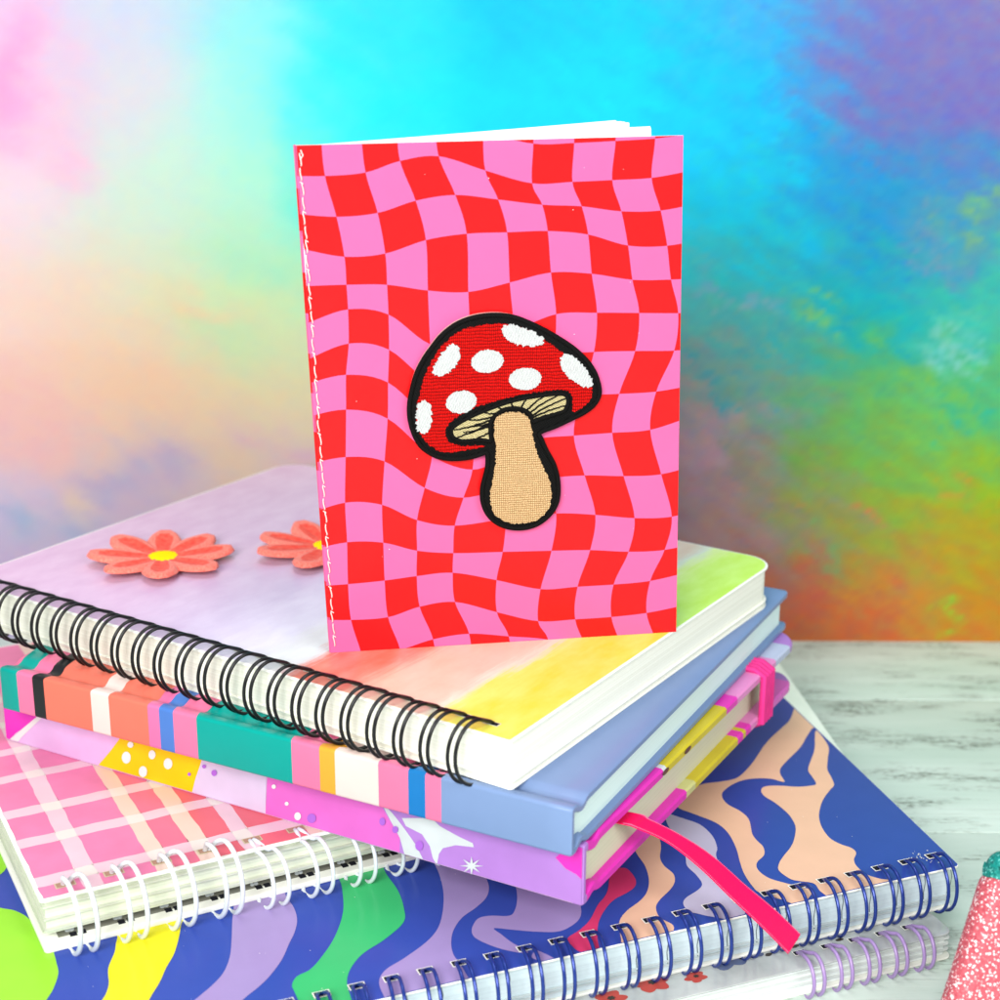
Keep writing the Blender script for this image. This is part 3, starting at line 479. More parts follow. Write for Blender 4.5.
# ------------------------------------------------------------------ hard case: back board, spine and front board in one cover
def case_profile(W, T, bt, groove, r):
    """outer and inner (v,z) lines from the lower board's far edge round the spine to the upper board's far edge"""
    def top():
        P = [(.0, T * .5), (.0, T - r)]
        for k in range(1, 6):
            a = PI / 2 * k / 5; P.append((r * (1 - math.cos(a)), T - r * (1 - math.sin(a))))
        P += [(.22, T + .0), (.34, T - groove * .35), (.46, T - groove * .85), (.58, T - groove), (.70, T - groove * .7), (.82, T - groove * .15), (.95, T), (1.2, T)]
        n = 56; v = 1.2
        P += [(1.2 + (W - 2.2 - 1.2) * k / n, T) for k in range(1, n + 1)]
        P += [(W - 1.0 + (1.0 - bt / 2) * math.sin(PI / 2 * k / 10), T) for k in range(0, 11)]
        c = (W - bt / 2, T - bt / 2)
        P += [(c[0] + bt / 2 * math.sin(PI * k / 6), c[1] + bt / 2 * math.cos(PI * k / 6)) for k in range(1, 4)]
        return P
    up = top()
    inn = []
    for i, (v, z) in enumerate(up):
        if v < .3 and z > T - bt: inn.append((max(v, .16), T - bt * .9))
        elif z <= T - bt and v < .3: inn.append((.16, min(z, T - bt * .9)))
        elif v >= W - bt / 2 - 1e-6:
            k = i - (len(up) - 4)
            a = PI * (6 - k) / 6
            inn.append((W - bt / 2 + bt / 2 * math.sin(a) if k > 0 else W - bt / 2, T - bt / 2 + bt / 2 * math.cos(a) if k > 0 else T - bt))
        else: inn.append((max(v, .16), min(z, T) - bt))
    mir = lambda L: [(v, T - z) for v, z in L]
    outer = mir(up)[::-1][:-1] + up
    inner = mir(inn)[::-1][:-1] + inn
    return outer, inner
def make_case(parent, L, W, T, bt, groove, r, rc, stops, mats, mat_of, skew=None, extra=None):
    """stops: u positions where the printed colour changes"""
    outer, inner = case_profile(W, T, bt, groove, r)
    b = MB()
    def ends(v):
        if rc <= 0 or v < W - rc: return -L, 0.0
        d = rc - math.sqrt(max(0, rc * rc - (v - (W - rc)) ** 2)); return -L + d, -d
    us = sorted(set([0.0, 1.0] + stops))                    # fractions along the spine
    # rounded rim of the boards at both ends
    e = bt * .5
    def row(P, s, z_off=0):
        out = []
        for v, z in P:
            u0, u1 = ends(v); out.append((u0 + (u1 - u0) * s + (skew(v, s, z) if skew else 0), v, z))
        return out
    rim = .055
    A = []; B = []
    S = [0.0] + [rim / L] + [s for s in us if rim / L < s < 1 - rim / L] + [1 - rim / L] + [1.0]
    n = len(outer)
    mid = [((o[0] + i[0]) / 2, (o[1] + i[1]) / 2) for o, i in zip(outer, inner)]
    for s in S:
        f = .62 if s in (0.0, 1.0) else 1
        PO = [(m[0] + (o[0] - m[0]) * f, m[1] + (o[1] - m[1]) * f) for m, o in zip(mid, outer)]
        PI_ = [(m[0] + (o[0] - m[0]) * f, m[1] + (o[1] - m[1]) * f) for m, o in zip(mid, inner)]
        A.append(b.add(row(PO, s))); B.append(b.add(row(PI_, s)))
    for k in range(len(S) - 1):
        for i in range(n - 1):
            sm = (S[k] + S[k + 1]) / 2; vm, zm = (outer[i][0] + outer[i + 1][0]) / 2, (outer[i][1] + outer[i + 1][1]) / 2
            m = mat_of(sm, vm, zm)
            b.face((A[k] + i, A[k] + i + 1, A[k + 1] + i + 1, A[k + 1] + i), m)
            b.face((B[k] + i, B[k + 1] + i, B[k + 1] + i + 1, B[k] + i + 1), m)
        for i in (0, n - 1):
            m = mat_of((S[k] + S[k + 1]) / 2, outer[i][0], outer[i][1]); q = (A[k] + i, A[k + 1] + i, B[k + 1] + i, B[k] + i)
            b.face(q if i == 0 else q[::-1], m)
    for k in (0, len(S) - 1):
        for i in range(n - 1):
            m = mat_of(S[k], (outer[i][0] + outer[i + 1][0]) / 2, (outer[i][1] + outer[i + 1][1]) / 2)
            q = (A[k] + i, B[k] + i, B[k] + i + 1, A[k] + i + 1); b.face(q if k == 0 else q[::-1], m)
    if extra: extra(b)
    bmesh_fix = b.build('hard_cover', mats, parent, 40)
    bm = bmesh.new(); bm.from_mesh(bmesh_fix.data); bmesh.ops.recalc_face_normals(bm, faces=bm.faces[:]); bm.to_mesh(bmesh_fix.data); bm.free()
    return bmesh_fix

# ------------------------------------------------------------------ patterned hardback with ribbon and elastic
def make_patterned():
    q = D['e']; L, W, T = q['L'] + .08, q['W'] + .25, q['T']
    t = thing('patterned_journal', 'magenta, yellow and purple patterned hardback journal with pink ribbon and elastic', 'journal', (q['x'], q['y'], q['z']), q['w'] - .004)
    cols = dict(magenta=(246, 60, 196), palecream=(244, 236, 236), lavpink=(240, 192, 242), yellow=(255, 214, 20), lavender=(228, 212, 242), pink=(242, 116, 214), purple=(193, 138, 222), palewhite=(226, 232, 232), white=(250, 250, 248), violet=(186, 112, 226), brown=(112, 72, 60), lightpink=(246, 152, 214), ice=(204, 214, 240), olive=(226, 208, 54), paleolive=(226, 226, 150))
    names = list(cols); ix = names.index
    mats = [printed('journal_' + n, C(*cols[n]), .38, .45, .07, 500, .1) for n in names]
    def edge(v, upper):
        if upper:
            for lim, n in ((4.45, 'magenta'), (4.62, 'palewhite'), (8.6, 'olive'), (9.5, 'magenta'), (12.9, 'lightpink'), (13.5, 'ice')):
                if v < lim: return ix(n)
            return ix('purple')
        for lim, n in ((6.1, 'magenta'), (6.7, 'paleolive'), (9.7, 'olive'), (9.95, 'magenta'), (10.15, 'olive'), (10.6, 'magenta'), (12.6, 'lightpink'), (14.0, 'pink')):
            if v < lim: return ix(n)
        return ix('purple')
    def mat_of(s, v, z):
        if s > .985 and v < .2: return ix('purple')
        if s < .012 and v < .2: return ix('magenta')
        if v < .12: return ix('lavpink')
        if s > .93: return edge(v, z > T / 2)
        return ix('magenta') if s < .12 else ix('lavpink') if s < .5 else ix('pink')
    def extra(b):
        layer = 0
        for n, pts in D['espine']:
            big = n not in ('white', 'violet', 'palewhite')
            if len(pts) < 16 and not n in ('magenta',) and len(pts) != 14: pts2 = crom(pts, 4) if n == 'palewhite' and len(pts) > 8 else pts
            else: pts2 = pts
            pts2 = clip(pts2, -L + .03, -.03, .06, T - .05)
            if len(pts2) < 3: continue
            layer += 1
            y = -.006 - .0022 * layer
            b.poly([(u, y, z) for u, z in ccw(pts2)], ix(n))
        for (v, w) in ((4.55, .16), (5.95, .17)):
            pts = [(.012 + .016 * v, v + w * math.cos(k * PI / 8) * 1.3, T - .125 + .075 * math.sin(k * PI / 8)) for k in range(16)]
            b.poly(pts, ix('brown'))
        pts = [(-.5 + .1 * math.cos(k * PI / 6), 14.0 + .13 * math.sin(k * PI / 6), T + .006) for k in range(12)]; b.poly(pts, ix('brown'))
    fr = [i / 24 for i in range(1, 24)] + [.93, .97, .985]
    # finer steps across the boards so the printed edge colours change where they should
    make_case(t, L, W, T, .27, .10, .06, 1.0, fr, mats, mat_of, extra=extra, skew=lambda v, s, z: .016 * v * s)
    pages = paper_edge('journal_page_edges', C(246, 244, 214), C(222, 220, 186), scale=200)
    b = MB(); b.prism(rrect(-L + .25, -.2, .2, W - .35, (0, 0, .9, .9)), .27, T - .27, 0, 0); b.build('page_block', pages, t)
    # elastic: four cords side by side
    b = MB(); w = .21
    for k in range(4):
        v = 11.15 + (k + .5) * w; e = .075
        x1 = e + .016 * v; path = [(-L - e, v, -e), (x1, v, -e), (x1, v, T + e), (-L - e, v, T + e)]
        pts = []
        for i in range(4):
            a, c = Vector(path[i]), Vector(path[(i + 1) % 4]); d = (c - a)
            for s in (.015, .985) if d.length > 5 else (.08, .92): pts.append(a + d * s)
        b.tube(pts, w * .5, 0, 8, closed=True)
    b.build('elastic_band', printed('pink_elastic', C(248, 62, 150), .6, .3, .08), t)
    # ribbon bookmark: a satin strip with stitched edges
    Rw = Matrix.Rotation(-q['w'], 4, 'Z')
    rows = [[Rw @ (Vector(p) - Vector((q['x'], q['y'], q['z']))) for p in r] for r in D['ribbon']]
    inside = [Vector((-2.2, rows[0][0].y - .1, T * .62)), Vector((-2.2, rows[0][1].y, T * .62))]
    for p in rows[0]: p.z = min(p.z, T - .33)
    rows = [inside] + rows
    up = crom([r[0] for r in rows], 8, False); lo = crom([r[1] for r in rows], 8, False)
    b = MB(); n = len(up); m = 6
    grid = [[Vector(up[i]).lerp(Vector(lo[i]), j / m) + Vector((0, 0, .012 if j in (0, m) else 0)) for j in range(m + 1)] for i in range(n)]
    for dz in (0, -.03):
        base = b.add([p + Vector((0, 0, dz)) for r in grid for p in r])
        for i in range(n - 1):
            for j in range(m):
                a = base + i * (m + 1) + j; f = (a, a + 1, a + m + 2, a + m + 1)
                b.face(f if dz else f[::-1], 0)
    for i in range(n - 1):
        for j in (0, m):
            a = i * (m + 1) + j; o = n * (m + 1)
            b.face((a, a + m + 1, a + m + 1 + o, a + o), 0)
    for j in range(m):
        a = (n - 1) * (m + 1) + j; o = n * (m + 1); b.face((a, a + 1, a + 1 + o, a + o), 0)
    # picot stitches along both edges
    for side in (up, lo):
        other = lo if side is up else up
        for i in range(9, n - 1):
            for h in (.15, .5, .85):
                p = Vector(side[i]).lerp(Vector(side[i + 1]), h); o = Vector(other[i]).lerp(Vector(other[i + 1]), h); d = (o - p).normalized()
                b.tube([p + Vector((0, 0, .02)) + d * .005, p + d * .035 + Vector((0, 0, .022))], .010, 1, 5)
    sat = N('satin_ribbon'); sat.set(C(255, 18, 96), .4, .2); sat.bump(sat.noise(sat.mapping(sat.coord(), (2600, 500, 900)), 1.0, 3), .35, .0002); MATS['satin'] = sat.m
    b.build('ribbon_bookmark', [sat.m, plain('ribbon_stitch', C(255, 120, 170), .5)], t)

# ------------------------------------------------------------------ striped spine hardback, periwinkle boards
def make_striped():
    q = D['f']; L, W, T = q['L'] + .05, q['W'], q['T']
    t = thing('striped_notebook', 'periwinkle blue hardback notebook with colourful striped spine', 'notebook', (q['x'], q['y'], q['z']), q['w'])
    cols = dict(blue=(131, 157, 202), teal=(6, 170, 158), pink=(254, 128, 170), black=(38, 40, 42), coral=(252, 126, 104), pale=(252, 226, 218), orchid=(248, 124, 178), royal=(82, 132, 212), orange=(255, 178, 62), cobalt=(34, 128, 200))
    names = list(cols); ix = names.index
    mats = [printed('stripe_' + n, C(*cols[n]), .3, .5, .02, 700) for n in names]
    seq = [(-17.3, 'orange'), (-16.95, 'pink'), (-16.9, 'teal'), (-16.306, 'pink'), (-15.762, 'black'), (-15.368, 'coral'), (-13.773, 'pale'), (-13.178, 'coral'), (-11.911, 'orchid'), (-11.544, 'royal'), (-11.1, 'pink'), (-10.365, 'teal'), (-7.51, 'pink'), (-6.701, 'orange'), (-6.26, 'pale'), (-5.044, 'pink'), (-4.224, 'cobalt'), (-3.766, 'pink'), (-3.34, 'blue')]
    def mat_of(s, v, z):
        u = -L + L * s; m = 'teal'
        if v > 1.3 or z < .03: 
            if u > -16.6 or v > 2.5: return ix('blue') if u > -3.4 or v > 4 else ix(stripe(u))
        return ix(stripe(u))
    def stripe(u):
        m = 'teal'
        for a, n in seq:
            if u >= a: m = n
        return m
    def skew(v, s, z):
        if s <= .001 or s >= 1 - (3.5 / L): return 0
        w = .10 * math.sin(min(v, 2.2) * 2.6 + s * 9) if z > T * .7 else 0
        return w * min(1, v / .3)
    fr = sorted(set([(u + L) / L for u, n in seq if u > -L + .05] + [.96]))
    make_case(t, L, W, T, .20, .12, .09, .25, fr, mats, mat_of, skew=skew)
    b = MB(); b.prism(rrect(-L + .2, -.17, .2, W - .35), .19, T - .19, 0, 0)
    b.build('page_block', paper_edge('striped_page_edges', C(226, 246, 242, .95), C(204, 232, 230, .9), scale=220), t)
    b = MB(); b.box(-L + .22, -.2, .17, .22, T - .30, T - .20, 0, .03)
    b.build('headband', printed('orange_headband', C(246, 176, 70), .6), t)

# ------------------------------------------------------------------ watercolour wire notebook on top of the stack
def make_watercolour():
    q = D['g']; L, W, T = q['L'], q['W'], q['T']
    t = thing('watercolour_notebook', 'watercolour striped notebook with black wire rings, topmost lying book', 'notebook', (q['x'], q['y'], q['z']), q['w'])
    us = [-.878 - .7645 * k for k in range(24)]
    r = .95
    pages = paper_edge('sketch_page_edges', C(254, 252, 238, .93), C(218, 216, 190, .84), scale=120)
    b = MB(); b.prism(rrect(-L + .06, -.06, .1, W - .06, (.1, .1, r, r)), .06, T - .055, 0, 0)
    b.build('page_block', pages, t)
    b = MB(); b.prism(rrect(-L, 0, .06, W, (.12, .12, r, r)), 0, .055, .015, 0)
    b.prism(rrect(-L + .02, .01, .05, W - .03, (.1, .1, r, r)), .20, .225, 0, 0)
    b.build('back_cover', white_card, t)
    # painted bands, in the paint's own colours
    a = N('watercolour_bands'); co = a.coord()
    sep = a.n('ShaderNodeSeparateXYZ'); a.l(co, sep.inputs[0]); X, Y = sep.outputs[0], sep.outputs[1]
    brush = a.noise(a.mapping(co, (900, 60, 1)), 1.0, 6, .7); blot = a.noise(a.mapping(co, (45, 28, 1)), 1.0, 4, .6)
    d = a.math('ADD', a.math('MULTIPLY', a.math('SUBTRACT', brush, .5), .055), a.math('MULTIPLY', a.math('SUBTRACT', blot, .5), .06))
    u = a.math('ADD', a.math('DIVIDE', a.math('ADD', X, L * K), L * K), d)
    P = lambda uu: (uu + L) / L
    lil, lil2, wh, cor, pea, yel = C(226, 192, 226, .80), C(218, 198, 230, .80), C(246, 244, 246), C(250, 134, 112), C(254, 220, 190), C(250, 248, 104, .8)
    ramp = a.ramp(u, [(P(-18), C(228, 190, 224, .8)), (P(-13.2), lil), (P(-10.6), lil2), (P(-9.2), C(226, 214, 238, .84)), (P(-8.3), C(228, 220, 240, .84)), (P(-7.7), wh), (P(-6.9), wh), (P(-6.5), C(250, 120, 98)), (P(-4.9), C(250, 146, 118)), (P(-4.3), pea), (P(-2.65), C(252, 222, 196)), (P(-2.3), C(248, 250, 226)), (P(-2.0), yel), (P(-1.1), C(248, 246, 66)), (P(-.1), C(250, 248, 84))])
    lime = a.ramp(u, [(P(-2.75), pea), (P(-2.35), C(244, 250, 226)), (P(-1.95), C(232, 252, 150, .85)), (P(-1.4), C(214, 252, 96, .85)), (P(-.1), C(206, 250, 84, .85))])
    yy = a.math('ADD', a.math('DIVIDE', Y, W * K), a.math('MULTIPLY', a.math('SUBTRACT', blot, .5), .5))
    right = a.ramp(u, [(P(-3.0), (0, 0, 0, 1)), (P(-2.4), (1, 1, 1, 1))])
    back = a.ramp(yy, [(.30, (0, 0, 0, 1)), (.58, (1, 1, 1, 1))])
    col = a.mix(a.math('MULTIPLY', right, back), ramp, lime)
    stain = a.noise(a.mapping(co, (160, 70, 1)), 1.0, 6, .6)
    col = a.mix(.75, col, a.mix(a.ramp(stain, [(.35, (0, 0, 0, 1)), (.65, (1, 1, 1, 1))]), a.mix(1.0, col, (.93, .91, .93, 1), 'MULTIPLY'), a.mix(.13, col, (.9, .9, .9, 1))))
    a.set(col, .42, .4); a.bump(a.noise(co, 1400, 4), .1, .0002)
    b = MB(); b.prism(rrect(-L, 0, 0, W, (.1, .1, r, r)), T - .055, T, .015, 0)
    b.prism(rrect(-L + .07, -.07, .07, W - .07, (.06, .06, r - .07, r - .07)), T, T + .008, 0, 1)
    holes(b, us, .56, T + .014, 2, 3, .36, .15, .025)
    b.build('front_cover', [white_card, a.m, printed('punched_rim', C(244, 246, 226), .6), hole_dark], t)
    binding(t, dict(T=T, vh=.57, vc=-.019, rv=.574, lift=.294, slant=.30, d=.105, r=.047), us, wire('black_wire', (.005, .005, .006, 1), .3, 0, .35))

# ------------------------------------------------------------------ velvet flowers lying on the cover
def make_flowers():
    q = D['g']; z = q['z'] + q['T'] + .012
    rim = N('velvet_rim'); rim.set(rim.ramp(rim.noise(rim.coord(), 1500, 4), [(.3, C(250, 104, 88, .88)), (.7, C(255, 150, 132, .9))]), .9, .08, 0, .12); rim.bump(rim.noise(rim.coord(), 3600, 4), .55, .0004)
    core = N('velvet_core'); core.set(core.ramp(core.noise(core.coord(), 500, 4), [(.3, C(244, 62, 48, .88)), (.7, C(254, 106, 86, .9))]), .9, .08, 0, .08); core.bump(core.noise(core.coord(), 3600, 4), .55, .0004)
    yel = N('yellow_velvet'); yel.set(C(255, 234, 10, .9), .9, .08); yel.bump(yel.noise(yel.coord(), 4600, 2), .6, .0004)
    def petal():
        b = MB(); ns, nw = 22, 16; R0, R1 = .28, 2.28; ids = []
        def width(s): return .545 * (math.sin(PI * min(1, (s * .93 + .05)) ** 1.25)) ** .62 if 0 < s < 1 else .0
        for i in range(ns + 1):
            s = i / ns; row = []
            for j in range(nw + 1):
                w = -1 + 2 * j / nw; hw = max(width(s), .012) if i < ns else .012
                rr = R0 + (R1 - R0) * s
                edge = math.sqrt(max(0, 1 - min(1, abs(w)) ** 6)); tip = min(1, (1 - s) / .05) ** .5 if s > .95 else 1
                groove = math.exp(-(w / .30) ** 2) * math.sin(PI * min(1, s * 1.08)) if s < .92 else 0
                h = .03 + (.13 * edge * tip) - .05 * groove + .05 * s + .012 * noise.noise(Vector((rr * 2, w * 2, 4)))
                row.append((rr, hw * w, h))
            ids.append(b.add(row))
        for i in range(ns):
            for j in range(nw):
                s = (i + .5) / ns; w = abs(-1 + 2 * (j + .5) / nw)
                inner = (s < .82) and w < .62 - .25 * s
                b.face((ids[i] + j, ids[i + 1] + j, ids[i + 1] + j + 1, ids[i] + j + 1), 1 if inner else 0)
        # underside
        low = []
        for i in range(ns + 1):
            low.append(b.add([(b.v[ids[i] + j][0], b.v[ids[i] + j][1] * .97, .012 + .05 * i / ns) for j in range(nw + 1)]))
        for i in range(ns):
            for j in range(nw): b.face((low[i] + j, low[i] + j + 1, low[i + 1] + j + 1, low[i + 1] + j), 0)
            for j in (0, nw):
                f = (ids[i] + j, ids[i + 1] + j, low[i + 1] + j, low[i] + j); b.face(f if j == nw else f[::-1], 0)
        b.face([ids[ns] + j for j in range(nw + 1)] + [low[ns] + j for j in range(nw, -1, -1)], 0)
        return b
    pm = petal(); first = None
    base = Vector((q['x'], q['y'])); R2 = Matrix.Rotation(q['w'], 2)
    labels = ('coral velvet daisy with yellow centre, whole one on the lilac cover', 'coral velvet daisy partly hidden behind the checkered notebook')
    for f, (c, lab) in enumerate(zip(D['flowers'], labels)):
        p = base + R2 @ Vector(c) + Vector((0, -.28))
        t = thing('felt_flower', lab, 'flower', (p.x, p.y, z), q['w'] + (0 if f == 0 else .39), 'velvet flowers on the top notebook')
        for k in range(8):
            o = pm.build('petal', [rim.m, core.m], t, 60) if first is None else copy_part(first, t)
            first = first or o
            o.rotation_euler = (random.uniform(-.02, .02), random.uniform(-.12, -.05), -.05 + k * PI / 4 + random.uniform(-.03, .03))
            sc = random.uniform(.92, .99); o.scale = (sc, random.uniform(.95, 1.06), 1)
        if f == 0:
            b = MB()
            for k in range(7):
                pass
            rings = []; n = 32
            for k in range(7):
                a = PI / 2 * k / 6; rr = .53 * math.cos(a) ** .6 if k < 6 else .01
                rings.append(b.add([(rr * math.cos(2 * PI * i / n), rr * math.sin(2 * PI * i / n), .13 + .09 * math.sin(a)) for i in range(n)]))
            for a_, c_ in zip(rings, rings[1:]):
                for i in range(n): b.face((a_ + i, a_ + (i + 1) % n, c_ + (i + 1) % n, c_ + i))
            b.face([rings[-1] + i for i in range(n)])
            cen = b.build('flower_center', yel.m, t, 60)
        else: copy_part(cen, t)

# ------------------------------------------------------------------ standing checkered notebook with mushroom patch
def make_standing():
    S = D['st']; Q = [Vector(p) for p in S['quad']]
    t = thing('checkered_notebook', 'red and pink wavy checkered notebook standing upright with a mushroom patch', 'notebook', S['o'], S['yaw'])
    ln = S['lean']; up = Vector((0, math.sin(ln), math.cos(ln))); fn = Vector((0, -math.cos(ln), math.sin(ln)))   # fn points to the front
    zo = .014
    def at(p, d=0.0):                                       # cover-plane coordinates -> thing space, d in front of the cover
        return Vector((p[0], 0, 0)) + up * p[1] + fn * d + Vector((0, 0, zo))
    w, h = 9.06, 12.7
    # inside test: clip to the cover's own outline
    quad = [tuple(p) for p in Q]
    def clipq(poly):
        for i in range(4):
            a, c = Q[i], Q[(i + 1) % 4]; e = c - a
            side = lambda p: e.x * (p[1] - a.y) - e.y * (p[0] - a.x)
            out = []
            for k in range(len(poly)):
                p, r = poly[k - 1], poly[k]; dp, dr = side(p), side(r)
                if (dp >= 0) != (dr >= 0):
                    s = dp / (dp - dr); out.append((p[0] + (r[0] - p[0]) * s, p[1] + (r[1] - p[1]) * s))
                if dr >= 0: out.append(r)
            poly = out
            if not poly: return []
        return poly
    # smooth the traced lattice
    G = D['grid']; sub = 6
    rows = [crom(r, sub, False) for r in G]
    cols = list(zip(*rows)); cols = [crom(c, sub, False) for c in cols]
    b = MB(); nI, nJ = len(cols), len(cols[0])
    for i in range(nI - 1):
        for j in range(nJ - 1):
            m = (i // sub + j // sub) % 2                   # 0 pink, 1 red
            p = clipq(ccw([cols[i][j], cols[i + 1][j], cols[i + 1][j + 1], cols[i][j + 1]]))
            if len(p) >= 3: b.poly([at(x, .018) for x in p], m)
    for _ in range(16):
        x, y = random.uniform(.2, 8.4), random.uniform(.2, 12.4); r = random.uniform(.006, .013)
        b.poly([at((x + r * math.cos(k * 1.257), y + r * random.uniform(.6, 1.5) * math.sin(k * 1.257)), .0215) for k in range(5)], 2)
    # card behind the print
    for d0, d1 in ((.012, -.03),):
        A = b.add([at(p, d0) for p in quad]); B = b.add([at(p, d1) for p in quad])
        b.face((A, A + 1, A + 2, A + 3), 2); b.face((B + 3, B + 2, B + 1, B), 2)
        for k in range(4): b.face((A + k, B + k, B + (k + 1) % 4, A + (k + 1) % 4), 2)
    pink = printed('checker_pink', C(255, 108, 168), .3, .5, .015); red = printed('checker_red', C(255, 26, 30), .3, .5, .015)
    inner = plain('white_paper', (.82, .82, .81, 1), .7, .2)
    b.build('front_cover', [pink, red, inner], t)
    # the fold of the cover along the spine
    b = MB(); n = 26; BLp, TLp = Q[0], Q[3]
    for k in range(n):
        p0, p1 = BLp.lerp(TLp, k / n), BLp.lerp(TLp, (k + 1) / n); ring = []
        for p in (p0, p1):
            ring.append(b.add([at((p.x + .03 - .07 * math.sin(a), p.y), -.055 + .076 * math.cos(a)) for a in [PI * i / 8 for i in range(9)]]))
        for i in range(8): b.face((ring[0] + i, ring[0] + i + 1, ring[1] + i + 1, ring[1] + i), (k // 2) % 2)
    b.build('spine_fold', [pink, red], t)
    # stitching along the fold
    b = MB(); n = 37; P = []
    for k in range(n + 1):
        p = BLp.lerp(TLp, .012 + .976 * k / n); P.append(p)
    for k in range(n):
        a, c = P[k], P[k + 1]; x = .095 + .014 * math.sin(k * 2.1)
        s0, s1 = a.lerp(c, .06), a.lerp(c, .94); mid = a.lerp(c, .5)
        pts = [at((s0.x + x, s0.y), .0), at((s0.x + x + .012, s0.y + .04), .045), at((mid.x + x + .008 * (-1) ** k, mid.y), .052), at((s1.x + x - .01, s1.y - .04), .045), at((s1.x + x, s1.y), .0)]
        b.tube(crom(pts, 4, False), .017, 0, 6)
        if k % 2: b.tube([at((a.x + x - .03, a.y), .03), at((a.x + x + .045, a.y - .05), .05)], .014, 0, 5)
    b.tube([at((TLp.x + .12, TLp.y - .10), .05), at((TLp.x + .17, TLp.y - .22), .05), at((TLp.x + .1, TLp.y - .32), .05)], .018, 0, 6)
    b.build('stitching', plain('sewing_thread', C(252, 226, 222), .7), t)
    # leaves fanned open behind the cover
    def leaf(b, ang_end, zt, bow, zb=.02):
        """sheet from the fold to its free edge; ang_end is the free edge's top corner"""
        nn = 10; A = []; B = []
        top0 = at((TLp.x + .11, TLp.y - .02), -.05); bot0 = at((BLp.x + .11, BLp.y + .01), -.05); bot0.z = zo + zb
        ex, ey = ang_end
        for i in range(nn + 1):
            s = i / nn; off = bow * math.sin(PI * s)
            A.append(Vector((top0.x + (ex - top0.x) * s, top0.y + (ey - top0.y) * s + off, top0.z + (zt - top0.z) * s)))
            B.append(Vector((bot0.x + (ex + .42 - bot0.x) * s, bot0.y + (ey - bot0.y) * s + off, bot0.z)))
        return A, B
    def leaves(name, ends, zt, bow, mat, th=.012):
        b = MB()
        for ex, ey, bw in ends:
            A, B = leaf(b, (ex, ey), zt + random.uniform(-.01, .01), bw)
            for sgn in (0, 1):
                off = Vector((0, th * sgn, 0)); a = b.add([p + off for p in A]); c = b.add([p + off for p in B])
                for i in range(len(A) - 1):
                    f = (c + i, c + i + 1, a + i + 1, a + i); b.face(f if sgn == 0 else f[::-1], 0)
            k = len(A); a0 = len(b.v) - 4 * k
            for i in range(k - 1): b.face((a0 + i, a0 + i + 1, a0 + 2 * k + i + 1, a0 + 2 * k + i), 0)
            b.face((a0 + k - 1, a0 + 2 * k - 1, a0 + 4 * k - 1, a0 + 3 * k - 1), 0)
        return b.build(name, mat, t, 30)
    front = [(8.28 - .012 * k, 1.33 - .055 * k, .10 + .012 * k) for k in range(12)]
    rear = [(7.88 + .012 * k, 3.28 - .062 * k, -.10 + .01 * k) for k in range(14)]
    leaves('page_block', front + rear, 12.9 + zo, 0, inner)
    # rear cover
    A, B = leaf(None, (7.80, 3.42), 12.80, -.10); b = MB()
    for sgn, m in ((0, 1), (1, 0)):
        off = Vector((0, .03 * sgn + .02, 0)); a = b.add([p + off for p in A]); c = b.add([p + off for p in B])
        for i in range(len(A) - 1):
            f = (c + i, c + i + 1, a + i + 1, a + i); b.face(f if sgn == 0 else f[::-1], m)
    k = len(A)
    for i in range(k - 1): b.face((i, i + 1, 2 * k + i + 1, 2 * k + i), 1)
    b.face((k - 1, 2 * k - 1, 4 * k - 1, 3 * k - 1), 1)
    b.build('back_cover', [pink, inner], t)

    # --- embroidered mushroom patch (part) with its stitched fields (sub-parts)
    M = D['mush']
    def sheet(pts, d0, d1, m=0, r=.03, fuzz=0.0, b=None, seg=2):
        b = b or MB(); out = []
        pts = ccw(pts)
        if fuzz:
            dense = []
            for i in range(len(pts)):
                a, c = Vector(pts[i]), Vector(pts[(i + 1) % len(pts)]); n = max(1, int((c - a).length / .028))
                for k in range(n):
                    p = a.lerp(c, k / n); e = (c - a).normalized(); s = random.uniform(-.4, 1) * fuzz
                    dense.append((p.x + e.y * s, p.y - e.x * s))
            pts = dense; r = 0
        bb = MB(); bb.prism(pts, d0, d1, r, m, seg)
        i0 = len(b.v); b.v += [tuple(at((x, y), d)) for x, y, d in bb.v]
        for f, mm in zip(bb.f, bb.m): b.f.append(tuple(i0 + k for k in f)); b.m.append(mm)
        return b
    ctr = [sum(p[i] for p in M['outer']) / len(M['outer']) for i in (0, 1)]
    M['outer'] = [(ctr[0] + (x - ctr[0]) * .982, ctr[1] + (y - ctr[1]) * .985) for x, y in M['outer']]
    blk = thread('black_merrow_thread', (.006, .006, .006, 1), (.002, .002, .002, 1), .05, .05, .6, .7, .5, True, .08)
    b = sheet(crom(M['outer'], 8), .019, .17, 0, .055, seg=3)
    # cream felt backing peeking out along the rim
    o2 = crom(M['outer'], 6); cx = sum(p[0] for p in o2) / len(o2); cy = sum(p[1] for p in o2) / len(o2)
    b = sheet([(cx + (x - cx) * 1.008 - .012, cy + (y - cy) * 1.008 + .022) for x, y in o2], .019, .045, 1, 0, b=b)
    patch = b.build('mushroom_patch', [blk, plain('patch_backing', C(238, 190, 180), .8)], t, 50)
    capm = thread('red_cap_thread', C(236, 18, 14, .8), C(124, 4, 4), .046, .082, .0, .6, .8)
    sheet(crom(M['cap'], 6), .10, .186, 0, 0, .03).build('mushroom_cap', capm, patch, 30)
    first = None
    for k, sp in enumerate(M['spots']):
        wm = MATS.get('white_satin_thread') or thread('white_satin_thread', C(252, 254, 252, .95), C(206, 212, 212, .9), .035, .05, .25, .45, .9, weave=False)
        sheet(crom(sp, 5), .12, .212, 0, 0, .05 if k in (0, 1, 4, 6) else .022).build('white_spot', wm, patch, 30)
